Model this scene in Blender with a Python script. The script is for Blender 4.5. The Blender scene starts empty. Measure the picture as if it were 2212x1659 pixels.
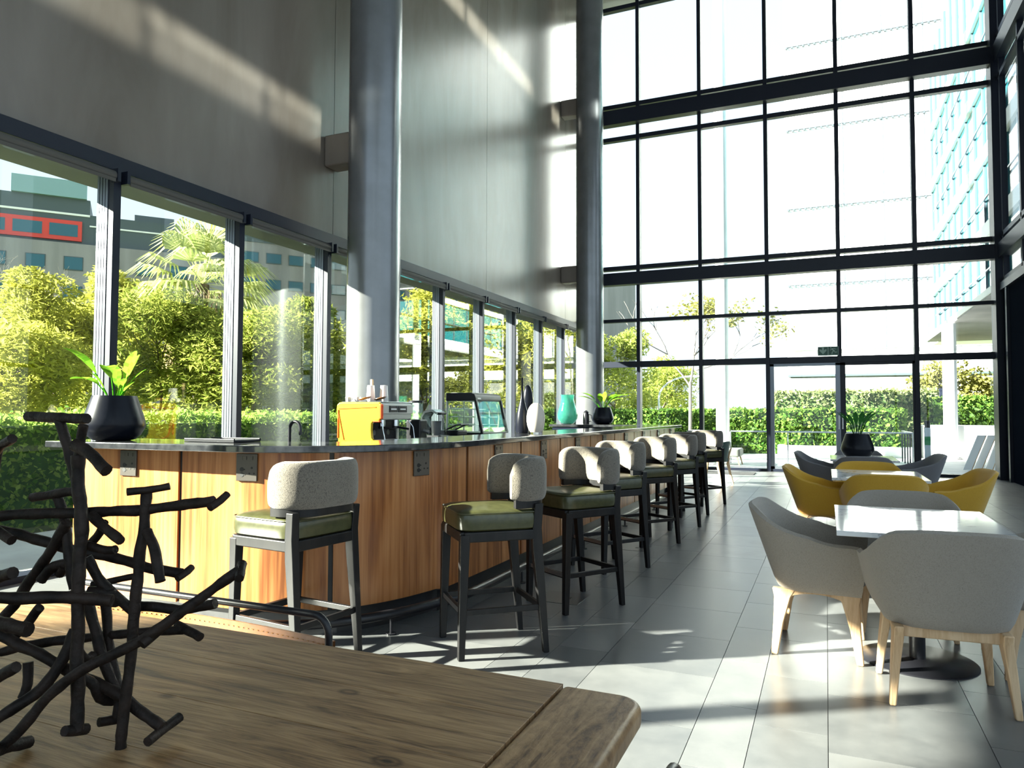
import bpy, math, random
from mathutils import Vector, Matrix, noise
random.seed(7)
PI=math.pi
sin,cos=math.sin,math.cos
sc=bpy.context.scene; COL=sc.collection
def V(*a): return Vector(a)
# ------------------------------------------------------------------ camera
H=1.27; F_PX=1557.7; YAW=.4107; PITCH=.0405; ROLL=.003
def cam_axes():
    cy,sy=cos(YAW),sin(YAW)
    F=V(-sy*cos(PITCH),cy*cos(PITCH),sin(PITCH)); R=V(cy,sy,0); U=R.cross(F)
    return cos(ROLL)*R+sin(ROLL)*U, cos(ROLL)*U-sin(ROLL)*R, F
R_,U_,F_=cam_axes()
cd=bpy.data.cameras.new('camera'); cam=bpy.data.objects.new('camera',cd); COL.objects.link(cam)
cd.sensor_fit='HORIZONTAL'; cd.sensor_width=36; cd.lens=F_PX*36/2212; cd.clip_start=.05; cd.clip_end=400
cam.matrix_world=Matrix(((R_.x,U_.x,-F_.x,0),(R_.y,U_.y,-F_.y,0),(R_.z,U_.z,-F_.z,H),(0,0,0,1)))
sc.camera=cam
# ------------------------------------------------------------------ light
SUN_DIR=V(.84*.918,.54*.918,-.385).normalized()
w=bpy.data.worlds.new('sky'); sc.world=w; w.use_nodes=True
nt=w.node_tree; bg=nt.nodes['Background']
tc=nt.nodes.new('ShaderNodeTexCoord'); sp=nt.nodes.new('ShaderNodeSeparateXYZ'); cr=nt.nodes.new('ShaderNodeValToRGB')
nt.links.new(tc.outputs['Generated'],sp.inputs[0]); nt.links.new(sp.outputs['Z'],cr.inputs[0]); nt.links.new(cr.outputs[0],bg.inputs[0])
cr.color_ramp.elements[0].color=(.84,.92,1,1); cr.color_ramp.elements[0].position=0
cr.color_ramp.elements[1].color=(.62,.79,1,1); cr.color_ramp.elements[1].position=.9
bg.inputs[1].default_value=.92
sl=bpy.data.lights.new('sun','SUN'); sl.energy=40; sl.angle=.012; sl.color=(1,.93,.82)
so=bpy.data.objects.new('sun',sl); COL.objects.link(so); so.rotation_euler=SUN_DIR.to_track_quat('-Z','Y').to_euler(); so.location=(-20,-14,14)
# added lamps standing for sun reflected by glazing opposite onto the upper left wall
for a,b,wd,en,rx_ in (((-5.54,3.0,4.72),(-5.54,7.1,4.66),.40,4.2,(9.5,2.2)),((-5.54,4.4,4.86),(-5.54,7.1,4.82),.06,.9,(9.5,2.6)),((-5.54,9.3,8.1),(-5.54,15.9,7.98),.3,12,(9.5,9.5))):
    a=V(*a);b=V(*b); c=(a+b)/2; src=V(rx_[0],rx_[1],c.z+2.4); d=(c-src).normalized()
    al=bpy.data.lights.new('reflected_sun','AREA'); al.shape='RECTANGLE'; al.spread=math.radians(1.1); al.energy=en; al.color=(1,.97,.86)
    u=(b-a); ln=u.length; u=(u-d*u.dot(d)).normalized(); n_=d.cross(u)*-1
    al.size=ln*.92; al.size_y=wd; z=-d; x=u; y=z.cross(x)
    ao=bpy.data.objects.new('reflected_sun',al); COL.objects.link(ao); ao.matrix_world=Matrix(((x.x,y.x,z.x,src.x),(x.y,y.y,z.y,src.y),(x.z,y.z,z.z,src.z),(0,0,0,1)))
sc.view_settings.view_transform='Standard'; sc.view_settings.look='None'; sc.view_settings.exposure=.85; sc.view_settings.gamma=1
sc.view_settings.use_curve_mapping=False
sc.cycles.transparent_max_bounces=24; sc.cycles.max_bounces=10; sc.cycles.diffuse_bounces=4; sc.cycles.caustics_reflective=False; sc.cycles.caustics_refractive=False
sc.cycles.sample_clamp_indirect=6
# ------------------------------------------------------------------ mesh builder
class MB:
    def __init__(s): s.v=[]; s.f=[]; s.sm=[]; s.c=[]
    def add(s,vs,fs,smooth=False,tone=None):
        n=len(s.v); s.v+=[tuple(v) for v in vs]; s.f+=[tuple(i+n for i in f) for f in fs]; s.sm+=[smooth]*len(fs); s.c+=[tone]*len(fs); return s
    def box(s,x0,x1,y0,y1,z0,z1,M=None,tone=None):
        vs=[V(x,y,z) for z in (z0,z1) for y in (y0,y1) for x in (x0,x1)]
        if M: vs=[M@v for v in vs]
        return s.add(vs,[(0,2,3,1),(4,5,7,6),(0,1,5,4),(2,6,7,3),(0,4,6,2),(1,3,7,5)],tone=tone)
    def hexa(s,b,t):   # bottom quad and top quad, ccw seen from above
        return s.add(list(b)+list(t),[(3,2,1,0),(4,5,6,7),(0,1,5,4),(1,2,6,5),(2,3,7,6),(3,0,4,7)])
    def bar(s,a,b,w,h=None,w2=None,h2=None,up=V(0,0,1)):
        a,b=Vector(a),Vector(b); h=h or w; w2=w2 or w; h2=h2 or h
        d=(b-a).normalized(); x=d.cross(up)
        if x.length<1e-4: x=d.cross(V(0,1,0))
        x.normalize(); y=x.cross(d)
        A=[a+x*i*w/2+y*j*h/2 for i,j in((-1,-1),(1,-1),(1,1),(-1,1))]; B=[b+x*i*w2/2+y*j*h2/2 for i,j in((-1,-1),(1,-1),(1,1),(-1,1))]
        return s.add(A+B,[(3,2,1,0),(4,5,6,7),(0,1,5,4),(1,2,6,5),(2,3,7,6),(3,0,4,7)])
    def tube(s,pts,r,n=10,cap=True,smooth=True):
        pts=[Vector(p) for p in pts]; m=len(pts); rs=r if isinstance(r,(list,tuple)) else [r]*m
        vs=[];fs=[]; prev=None
        for i,p in enumerate(pts):
            d=(pts[min(i+1,m-1)]-pts[max(i-1,0)]).normalized()
            if prev is None:
                x=d.cross(V(0,0,1)); 
                if x.length<.05: x=d.cross(V(1,0,0))
            else: x=prev-d*prev.dot(d)
            x.normalize(); prev=x; y=d.cross(x)
            vs+=[p+(x*cos(2*PI*k/n)+y*sin(2*PI*k/n))*rs[i] for k in range(n)]
        for i in range(m-1):
            for k in range(n): fs.append((i*n+k,i*n+(k+1)%n,(i+1)*n+(k+1)%n,(i+1)*n+k))
        s.add(vs,fs,smooth)
        if cap:
            s.add(vs[:n],[tuple(range(n))[::-1]]); s.add(vs[-n:],[tuple(range(n))])
        return s
    def lathe(s,prof,c=(0,0,0),n=32,M=None,a0=0,a1=2*PI):
        full=abs(a1-a0-2*PI)<1e-6; k=n if full else n+1; vs=[];fs=[]
        for r,z in prof:
            for i in range(k):
                a=a0+(a1-a0)*i/n; vs.append(V(c[0]+r*cos(a),c[1]+r*sin(a),c[2]+z))
        if M: vs=[M@v for v in vs]
        for j in range(len(prof)-1):
            for i in range(n):
                i2=(i+1)%k; fs.append((j*k+i,j*k+i2,(j+1)*k+i2,(j+1)*k+i))
        return s.add(vs,fs,True)
    def cyl(s,x,y,z0,z1,r,r2=None,n=24):
        r2=r if r2 is None else r2
        return s.tube([(x,y,z0),(x,y,z1)],[r,r2],n)
    def prism(s,poly,fn,t0,t1,smooth=False):  # poly of 2d points, fn(u,v,t)->xyz
        n=len(poly); vs=[Vector(fn(u,v,t0)) for u,v in poly]+[Vector(fn(u,v,t1)) for u,v in poly]
        s.add(vs,[(i,(i+1)%n,n+(i+1)%n,n+i) for i in range(n)],smooth)
        s.add(vs,[tuple(range(n))[::-1],tuple(range(n,2*n))]); return s
    def grid(s,P,closeu=False,closev=False,smooth=True):  # P[i][j]
        m=len(P);n=len(P[0]); vs=[p for r in P for p in r]; fs=[]
        for i in range(m if closeu else m-1):
            for j in range(n if closev else n-1):
                fs.append((i*n+j,i*n+(j+1)%n,((i+1)%m)*n+(j+1)%n,((i+1)%m)*n+j))
        return s.add(vs,fs,smooth)
    def build(s,name,mat,parent=None,bevel=0,seg=2,sub=0,loc=None,fixn=True):
        me=bpy.data.meshes.new(name); me.from_pydata(s.v,[],s.f); 
        me.polygons.foreach_set('use_smooth',s.sm if not bevel else [True]*len(s.f))
        if any(c is not None for c in s.c):
            at=me.attributes.new('tone','FLOAT','FACE'); at.data.foreach_set('value',[c or 0 for c in s.c])
        me.materials.append(mat); me.update()
        if fixn:
            import bmesh
            bm=bmesh.new(); bm.from_mesh(me); bmesh.ops.remove_doubles(bm,verts=bm.verts,dist=1e-5); bmesh.ops.recalc_face_normals(bm,faces=bm.faces); bm.to_mesh(me); bm.free()
            me.set_sharp_from_angle(angle=.7)
        o=bpy.data.objects.new(name,me); COL.objects.link(o)
        if parent: o.parent=parent
        if loc: o.location=loc
        if bevel:
            b=o.modifiers.new('bevel','BEVEL'); b.width=bevel; b.segments=seg; b.limit_method='ANGLE'; b.angle_limit=.6; b.harden_normals=True
        if sub:
            b=o.modifiers.new('sub','SUBSURF'); b.levels=sub; b.render_levels=sub
        return o
def tag(o,label=None,cat=None,group=None,kind=None):
    if label: o['label']=label
    if cat: o['category']=cat
    if group: o['group']=group
    if kind: o['kind']=kind
    return o
def thing(name,label,cat,loc=(0,0,0),rot=0,group=None):
    o=bpy.data.objects.new(name,None); COL.objects.link(o); o.location=loc; o.rotation_euler=(0,0,rot); o.empty_display_size=.1
    return tag(o,label,cat,group)
def struct(o): o['kind']='structure'; return o
def copy_tree(o,parent=None):
    c=o.copy(); COL.objects.link(c); c.parent=parent
    for ch in list(o.children): copy_tree(ch,c)
    return c
def catmull(pts,n=8):
    P=[Vector(p) for p in pts]; P=[2*P[0]-P[1]]+P+[2*P[-1]-P[-2]]; out=[]
    for i in range(1,len(P)-2):
        for k in range(n):
            t=k/n; a,b,c,d=P[i-1:i+3]
            out.append(.5*((2*b)+(c-a)*t+(2*a-5*b+4*c-d)*t*t+(3*b-a-3*c+d)*t**3))
    return out+[P[-2]]
# ------------------------------------------------------------------ materials
def new(name,col=(.5,.5,.5),rough=.5,metal=0,spec=.5,**k):
    m=bpy.data.materials.new(name); m.use_nodes=True; b=m.node_tree.nodes['Principled BSDF']
    b.inputs['Base Color'].default_value=(*col,1); b.inputs['Roughness'].default_value=rough; b.inputs['Metallic'].default_value=metal
    b.inputs['Specular IOR Level'].default_value=spec
    for a,v in k.items(): b.inputs[a].default_value=v
    return m
def N(m,t,**k):
    n=m.node_tree.nodes.new(t)
    for a,v in k.items(): setattr(n,a,v)
    return n
def L(m,a,b): m.node_tree.links.new(a,b)
def bs(m): return m.node_tree.nodes['Principled BSDF']
def coords(m,scale=(1,1,1),kind='Object',rot=(0,0,0)):
    t=N(m,'ShaderNodeTexCoord'); mp=N(m,'ShaderNodeMapping'); mp.inputs['Scale'].default_value=scale; mp.inputs['Rotation'].default_value=rot
    if kind=='World':
        g=N(m,'ShaderNodeNewGeometry'); L(m,g.outputs['Position'],mp.inputs[0])
    else: L(m,t.outputs[kind],mp.inputs[0])
    return mp.outputs[0]
def ramp(m,fac,stops):
    r=N(m,'ShaderNodeValToRGB'); e=r.color_ramp.elements
    while len(e)<len(stops): e.new(.5)
    for x,(p,c) in zip(e,stops): x.position=p; x.color=(*c,1)
    L(m,fac,r.inputs[0]); return r.outputs[0]
def noise_(m,vec,scale,detail=4,rough=.5,dist=0):
    n=N(m,'ShaderNodeTexNoise'); n.inputs['Scale'].default_value=scale; n.inputs['Detail'].default_value=detail; n.inputs['Roughness'].default_value=rough; n.inputs['Distortion'].default_value=dist
    L(m,vec,n.inputs['Vector']); return n.outputs['Fac']
def bump(m,h,strength=.3,dist=.01):
    b=N(m,'ShaderNodeBump'); b.inputs['Strength'].default_value=strength; b.inputs['Distance'].default_value=dist
    L(m,h,b.inputs['Height']); L(m,b.outputs[0],bs(m).inputs['Normal'])
def mapr(m,fac,a,b):
    n=N(m,'ShaderNodeMapRange'); n.inputs['To Min'].default_value=a; n.inputs['To Max'].default_value=b; L(m,fac,n.inputs[0]); return n.outputs[0]
def noisy(name,c1,c2,scale,rough=.5,sc3=(1,1,1),metal=0,bmp=0,detail=5,kind='Object',spec=.5,lo=.35,hi=.65,dist=0,bd=.005):
    m=new(name,c1,rough,metal,spec); v=coords(m,sc3,kind); f=noise_(m,v,scale,detail,.55,dist)
    L(m,ramp(m,f,[(lo,c1),(hi,c2)]),bs(m).inputs['Base Color'])
    if bmp: bump(m,f,bmp,bd)
    return m
def wood(name,cs,sc3,scale=3,rough=.4,kind='Object',dist=1.5,bmp=.1,knots=False):
    m=new(name,cs[0],rough); v=coords(m,sc3,kind)
    a=noise_(m,v,scale,6,.6,dist); b=noise_(m,v,scale*7,3,.5,.3)
    mx=N(m,'ShaderNodeMath',operation='MULTIPLY_ADD'); L(m,b,mx.inputs[0]); mx.inputs[1].default_value=.35; L(m,a,mx.inputs[2])
    L(m,ramp(m,mx.outputs[0],[(.45,cs[0]),(.62,cs[1]),(.8,cs[2])]),bs(m).inputs['Base Color'])
    if bmp: bump(m,mx.outputs[0],bmp,.003)
    return m
def fabric(name,c1,c2,scale=400,rough=.95):
    m=new(name,c1,rough,0,.2); v=coords(m,(1,1,1))
    wv=N(m,'ShaderNodeTexVoronoi'); wv.inputs['Scale'].default_value=scale; L(m,v,wv.inputs['Vector'])
    n=noise_(m,v,scale*.35,3,.6)
    mx=N(m,'ShaderNodeMath',operation='ADD'); L(m,wv.outputs['Distance'],mx.inputs[0]); L(m,n,mx.inputs[1])
    L(m,ramp(m,mx.outputs[0],[(.55,c1),(1.1,c2)]),bs(m).inputs['Base Color']); bump(m,mx.outputs[0],.5,.002)
    bs(m).inputs['Sheen Weight'].default_value=.3
    return m
def leafmat(name,c1,c2,trans=.45):
    m=bpy.data.materials.new(name); m.use_nodes=True; t=m.node_tree; t.nodes.clear()
    o=t.nodes.new('ShaderNodeOutputMaterial'); d=t.nodes.new('ShaderNodeBsdfDiffuse'); tr=t.nodes.new('ShaderNodeBsdfTranslucent'); mx=t.nodes.new('ShaderNodeMixShader')
    at=t.nodes.new('ShaderNodeAttribute'); at.attribute_name='tone'
    r=t.nodes.new('ShaderNodeValToRGB'); r.color_ramp.elements[0].color=(*c1,1); r.color_ramp.elements[1].color=(*c2,1)
    t.links.new(at.outputs['Fac'],r.inputs[0]); t.links.new(r.outputs[0],d.inputs[0]); t.links.new(r.outputs[0],tr.inputs[0])
    mx.inputs[0].default_value=trans; t.links.new(d.outputs[0],mx.inputs[1]); t.links.new(tr.outputs[0],mx.inputs[2]); t.links.new(mx.outputs[0],o.inputs[0])
    return m
def glass(name,tint=(.9,.95,.97),refl=.08,rough=0,gain=.38):
    m=bpy.data.materials.new(name); m.use_nodes=True; t=m.node_tree; t.nodes.clear()
    o=t.nodes.new('ShaderNodeOutputMaterial'); tr=t.nodes.new('ShaderNodeBsdfTransparent'); gl=t.nodes.new('ShaderNodeBsdfGlossy'); mx=t.nodes.new('ShaderNodeMixShader')
    tr.inputs[0].default_value=(*tint,1); gl.inputs['Roughness'].default_value=rough
    fr=t.nodes.new('ShaderNodeLayerWeight'); fr.inputs[0].default_value=.25; mr=t.nodes.new('ShaderNodeMapRange')
    mr.inputs['To Min'].default_value=refl; mr.inputs['To Max'].default_value=min(1,refl+gain)
    t.links.new(fr.outputs['Fresnel'],mr.inputs[0]); t.links.new(mr.outputs[0],mx.inputs[0])
    t.links.new(tr.outputs[0],mx.inputs[1]); t.links.new(gl.outputs[0],mx.inputs[2]); t.links.new(mx.outputs[0],o.inputs[0])
    return m
M={}
M['frame']=new('dark_anodised_frame',(.008,.011,.022),.45,0,.3)
M['mullion']=new('brushed_aluminium_mullion',(.16,.18,.21),.32,.6)
M['glass']=glass('window_glass',(.84,.88,.86),.02)
M['glass2']=glass('facade_glass',(.93,.985,1),.02)
M['plaster']=noisy('polished_grey_plaster',(.140,.115,.092),(.185,.158,.132),1.3,.27,(1,1,.25),bmp=.03,detail=8,dist=.6,kind='World')
M['ceil']=new('ceiling_paint',(.35,.34,.33),.9)
M['back']=new('dark_rear_wall',(.12,.115,.11),.8)
M['column']=noisy('satin_metal_column',(.19,.195,.2),(.22,.225,.235),3,.24,metal=.5,spec=.5)
M['dark']=new('dark_navy_panel',(.010,.013,.022),.8,0,0)
M['black']=noisy('black_stained_wood',(.006,.006,.007),(.013,.012,.012),20,.42,(1,1,.2),spec=.25)
M['blackmetal']=new('black_powder_coated_metal',(.010,.010,.013),.35,0,.35)
M['kick']=new('black_kick_plate',(.01,.01,.012),.35)
M['kickt']=noisy('charcoal_kick_tile',(.05,.05,.052),(.09,.09,.09),6,.3)
M['stone']=noisy('polished_dark_stone',(.020,.021,.024),(.055,.057,.06),14,.08,detail=8,kind='World',spec=.6,lo=.4,hi=.75)
M['marble']=new('white_marble',(.8,.8,.8),.08)
def marble():
    m=M['marble']; v=coords(m,(1,1,1),'World'); f=noise_(m,v,1.6,6,.6,1.2)
    a=N(m,'ShaderNodeMath',operation='SUBTRACT'); L(m,f,a.inputs[0]); a.inputs[1].default_value=.5
    b=N(m,'ShaderNodeMath',operation='ABSOLUTE'); L(m,a.outputs[0],b.inputs[0])
    L(m,ramp(m,b.outputs[0],[(0,(.42,.42,.44)),(.012,(.72,.72,.73)),(.06,(.8,.8,.8))]),bs(m).inputs['Base Color'])
marble()
def tilemat():
    m=new('grey_porcelain_tile',(.3,.3,.3),.3,0,.32); v=coords(m,(1,1,1),'World')
    f=noise_(m,v,5,7,.65,.2); g=noise_(m,v,1.1,3,.5); at=N(m,'ShaderNodeAttribute',attribute_name='tone')
    a=N(m,'ShaderNodeMath',operation='MULTIPLY_ADD'); L(m,at.outputs['Fac'],a.inputs[0]); a.inputs[1].default_value=.5; L(m,f,a.inputs[2])
    L(m,ramp(m,a.outputs[0],[(.3,(.082,.086,.090)),(.95,(.152,.154,.154))]),bs(m).inputs['Base Color'])
    L(m,mapr(m,f,.22,.42),bs(m).inputs['Roughness']); bump(m,f,.04,.002); return m
M['tile']=tilemat()
M['grout']=new('dark_grout',(.02,.02,.02),.9)
def veneer():
    m=new('teak_veneer',(.4,.18,.07),.3); v=coords(m,(1,1,.13),'World')
    a=noise_(m,v,3.2,2,.5,.4)
    s=N(m,'ShaderNodeMath',operation='MULTIPLY'); L(m,a,s.inputs[0]); s.inputs[1].default_value=26
    sn=N(m,'ShaderNodeMath',operation='SINE'); L(m,s.outputs[0],sn.inputs[0])
    v2=coords(m,(1,1,.03),'World'); b=noise_(m,v2,45,4,.6)
    mx=N(m,'ShaderNodeMath',operation='MULTIPLY_ADD'); L(m,sn.outputs[0],mx.inputs[0]); mx.inputs[1].default_value=.10; L(m,b,mx.inputs[2])
    L(m,ramp(m,mx.outputs[0],[(.3,(.22,.072,.022)),(.5,(.38,.145,.045)),(.72,(.48,.21,.075))]),bs(m).inputs['Base Color']); return m
M['veneer']=veneer()
def planks_mat(name,sx,sy):
    m=new(name,(.15,.1,.06),.42,0,.25); v=coords(m,(sx,sy,3),'World')
    a=noise_(m,v,2.2,6,.62,1.6); v2=coords(m,(sx*1.5,sy*7,3),'World'); b=noise_(m,v2,4,5,.65,.4)
    mx=N(m,'ShaderNodeMath',operation='MULTIPLY_ADD'); L(m,b,mx.inputs[0]); mx.inputs[1].default_value=.55; L(m,a,mx.inputs[2])
    col=ramp(m,mx.outputs[0],[(.55,(.07,.034,.014)),(.72,(.215,.12,.053)),(.95,(.39,.24,.118))])
    k=N(m,'ShaderNodeTexVoronoi'); k.inputs['Scale'].default_value=1.0; vk=coords(m,(sx*1.7+1.2,sy*.35+2,1),'World'); L(m,vk,k.inputs['Vector'])
    kr=ramp(m,k.outputs['Distance'],[(.02,(.10,.08,.07)),(.05,(.75,.7,.66)),(.075,(.35,.3,.27)),(.11,(1,1,1))])
    mm=N(m,'ShaderNodeMixRGB',blend_type='MULTIPLY'); mm.inputs[0].default_value=1; L(m,col,mm.inputs[1]); L(m,kr,mm.inputs[2])
    L(m,mm.outputs[0],bs(m).inputs['Base Color']); bump(m,mx.outputs[0],.35,.003); return m
M['oldwood']=wood('reclaimed_brown_wood',[(.07,.04,.02),(.17,.105,.058),(.25,.165,.10)],(1.2,14,14),1.6,.42,'World',2.2,.25)
M['oldwoodx']=wood('reclaimed_brown_wood_end_board',[(.06,.032,.017),(.15,.088,.048),(.22,.14,.085)],(14,1.2,14),1.6,.4,'World',2.2,.25)
M['oldwood']=planks_mat('reclaimed_brown_planks',1.3,12); M['oldwoodx']=planks_mat('reclaimed_brown_end_board',12,1.3)
M['oak']=wood('light_oak',[(.42,.25,.12),(.58,.38,.21),(.68,.48,.29)],(9,9,1),2,.45,dist=.6,bmp=.04)
M['tweed']=fabric('beige_tweed',(.014,.011,.009),(.17,.148,.12),330)
M['olive']=noisy('olive_leather',(.038,.039,.015),(.058,.059,.023),30,.3,bmp=.08,bd=.002)
M['greyfab']=fabric('taupe_felt_fabric',(.21,.18,.15),(.36,.315,.265),500)
M['yelfab']=fabric('mustard_fabric',(.50,.27,.02),(.66,.38,.045),500)
M['greyfab2']=fabric('grey_felt_fabric',(.12,.115,.125),(.19,.185,.195),500)
M['tan']=noisy('tan_leather',(.26,.10,.035),(.36,.15,.055),25,.35,bmp=.1,bd=.002)
M['bronze']=noisy('dark_cast_bronze',(.008,.006,.005),(.028,.019,.015),28,.55,bmp=1,bd=.006,spec=.15)
M['pot']=noisy('matte_black_pot',(.004,.005,.009),(.007,.008,.013),4,.28,spec=.16)
M['soil']=noisy('potting_soil',(.02,.012,.008),(.06,.04,.025),60,.95)
M['blind']=new('grey_blind_fabric',(.075,.07,.062),.8)
M['concrete']=noisy('facade_concrete',(.22,.21,.212),(.31,.295,.30),.6,.85,(1,1,.1),kind='World')
M['pave']=noisy('patio_paving',(.42,.41,.39),(.56,.55,.52),1.2,.8,kind='World')
M['grass']=noisy('lawn',(.05,.08,.02),(.14,.18,.05),3,.95,kind='World')
M['white']=new('white_render',(.85,.85,.83),.7)
M['whitegloss']=new('white_ceramic',(.82,.80,.77),.25)
M['yellowp']=new('yellow_lacquer',(.55,.40,.015),.25)
M['redp']=new('orange_red_lacquer',(.85,.08,.01),.25)
M['redf']=new('red_window_frame',(.65,.05,.03),.5)
M['chrome']=new('chrome',(.6,.62,.65),.12,1)
M['steel']=new('brushed_steel',(.45,.46,.48),.3,.9)
M['bluewin']=new('blue_tinted_glass',(.02,.11,.16),.15,0)
M['darkclad']=new('dark_cladding',(.06,.085,.09),.5)
M['teal']=new('teal_glass',(.10,.55,.42),.04,0,.6,**{'Transmission Weight':.8,'Alpha':.75})
M['clear']=glass('clear_display_glass',(.93,.98,.96),.03,0,.14)
M['wing']=new('cyan_wing_glass',(.012,.13,.15),.12)
M['sockp']=new('dark_bronze_socket_plate',(.09,.08,.07),.35,.5)
M['hole']=new('black_socket_hole',(.004,.004,.004),.6)
M['tealfab']=fabric('dark_green_fabric',(.02,.06,.05),(.05,.10,.085),400)
M['sign']=new('dark_green_sign',(.015,.07,.05),.4)
M['signw']=new('pale_sign_pictogram',(.30,.42,.38),.5)
M['bark']=noisy('brown_bark',(.09,.065,.045),(.2,.15,.11),12,.9,(1,1,.3))
M['palebark']=noisy('pale_bark',(.13,.115,.10),(.22,.195,.165),12,.9,(1,1,.3))
M['frond_dead']=leafmat('dry_palm_frond',(.16,.11,.06),(.36,.28,.18),.2)
M['lf_acacia']=leafmat('yellow_green_foliage',(.25,.26,.035),(.50,.50,.11),.5)
M['lf_acacia2']=leafmat('olive_green_foliage',(.14,.19,.03),(.38,.40,.09),.45)
M['lf_hedge']=leafmat('hedge_foliage',(.10,.21,.03),(.44,.56,.13),.45)
M['lf_light']=leafmat('light_shrub_foliage',(.13,.17,.06),(.34,.37,.17),.4)
M['lf_hedge2']=leafmat('terrace_hedge_foliage',(.03,.08,.012),(.17,.27,.05),.35)
M['lf_palm']=leafmat('palm_foliage',(.22,.28,.07),(.6,.62,.3),.4)
M['lf_pot']=leafmat('pot_plant_foliage',(.05,.22,.01),(.32,.55,.05),.4)
M['lf_dark']=leafmat('dark_pot_plant_foliage',(.02,.10,.02),(.06,.22,.05),.3)
M['lf_amber']=leafmat('sparse_amber_foliage',(.13,.13,.03),(.33,.32,.09),.4)

# ================================================================== SETTING
WX=-5.54; FY=17.02; RX=3.19; TOP=11.5; HEAD=3.44; YB=-7
MX=[-5.54,-4.087,-2.631,-1.176,.280,1.735,3.191]
def room():
    # floor: tiles 0.57 / 0.22 / 0.28 wide, joints towards the facade
    g=MB(); g.box(WX-.1,7.5,YB,FY-.05,-.2,-.006); 
    fl=thing('floor',None,None); del_keys(fl); struct(fl)
    g.build('grout_bed',M['grout'],fl,fixn=False)
    t=MB(); rnd=random.Random(3); x=-5.36-1.07; k=0
    while x<7.5:
        for wd,ph,ln in ((.57,.0,.613),(.22,.3,.613),(.28,.15,.613)):
            y=YB+ph-.2+(4.436-YB)%.613-.613
            while y<FY-.06:
                a=max(x,WX-.08);b=min(x+wd,7.5); c=max(y,YB);d=min(y+ln,FY-.06)
                if b-a>.02 and d-c>.02:
                    t.box(a+.0014,b-.0014,c+.0014,d-.0014,-.02,0,tone=rnd.random())
                y+=ln
            x+=wd
    t.build('floor_tile',M['tile'],fl,fixn=False)
    # left wall above the windows, with panel joints
    wl=MB(); ys=[YB,2.7,7.18,11.56,15.815,FY+.3]
    for a,b in zip(ys,ys[1:]): wl.box(WX-.3,WX,a+.004,b-.004,HEAD,TOP)
    wl.box(WX-.3,WX-.02,YB,FY+.3,HEAD,TOP)
    struct(wl.build('wall_left',M['plaster']))
    struct(MB().box(WX-.3,WX,YB,-3.0,0,HEAD).build('wall_left_rear',M['plaster']))
    so_=MB().box(WX-.88,WX-.28,YB,FY+.3,HEAD-.02,HEAD+.35)
    struct(so_.build('trim_1',M['concrete']))     # soffit outside over the windows
    struct(MB().box(WX-.3,7.6,YB-.3,YB,-.2,.1).box(WX-.3,7.6,YB-.3,YB,TOP-.4,TOP).box(WX-.3,WX,YB-.3,YB,.1,TOP-.4).build('wall_back',M['ceil']))
    def curtain(nm,pane,posts):
        w=thing(nm,None,None); del_keys(w); struct(w)
        m=MB()
        for b in posts: m.box(*b)
        m.build('window_frame',M['frame'],w); MB().box(*pane).build('pane',M['glass2'],w)
    curtain('window_40',(WX,7.4,YB-.16,YB-.15,.1,TOP-.4),[(x,x+.07,YB-.2,YB-.1,.1,TOP-.4) for x in (-4.1,-2.6,-1.2,.3,1.7,3.2,4.6,6.1)]+[(WX,7.4,YB-.2,YB-.1,z,z+.09) for z in (2.4,4.4,8.3)])  # back wall out of view, glazing added to let in sky fill
    struct(MB().box(WX-.3,7.6,YB-.3,FY+.3,TOP,TOP+.3).build('ceiling',M['ceil']))
    # right side: wall is set back nearer the camera, portal wall beside the facade
    struct(MB().box(RX+.02,RX+.3,12.2,FY+.1,0,3.85).build('wall_right',M['dark']))
    struct(MB().box(7.3,7.6,YB,12.2,0,.1).box(7.3,7.6,YB,12.2,TOP-.4,TOP).box(RX+.02,7.6,12.0,12.2,0,TOP).build('wall_right_rear',M['ceil']))
    curtain('window_41',(7.4,7.41,YB,12.0,.1,TOP-.4),[(7.36,7.46,y,y+.07,.1,TOP-.4) for y in (-5.5,-4,-2.5,-1,.5,2,3.5,5,6.5,8,9.5,11)]+[(7.36,7.46,YB,12,z,z+.09) for z in (2.4,4.4,8.3)])  # unseen right rear glazing, likewise added for fill daylight
    # portal frame lines on the right wall
    pf=MB()
    for y in (12.9,14.6,16.2): pf.box(RX-.03,RX+.03,y,y+.12,0,3.7)
    pf.box(RX-.04,RX+.03,12.2,FY-.1,3.7,3.85)
    struct(pf.build('trim_2',M['frame']))
    # right upper glazing
    w=thing('window_20',None,None); del_keys(w); struct(w)
    fr=MB()
    for y in (12.2,13.6,15.05,16.5): fr.box(RX,RX+.1,y,y+.08,3.85,TOP)
    for z in (3.86,4.75,7.9,8.75): fr.box(RX,RX+.12,12.2,FY-.05,z,z+.09)
    fr.box(RX-.05,RX+.13,12.2,FY-.05,4.35,4.64); fr.box(RX-.05,RX+.13,12.2,FY-.05,8.27,8.62)
    fr.build('window_frame',M['frame'],w)
    MB().box(RX+.05,RX+.06,12.2,FY-.05,3.85,TOP).build('pane',M['glass2'],w)
def del_keys(o): 
    for k in list(o.keys()): del o[k]
room()

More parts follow.
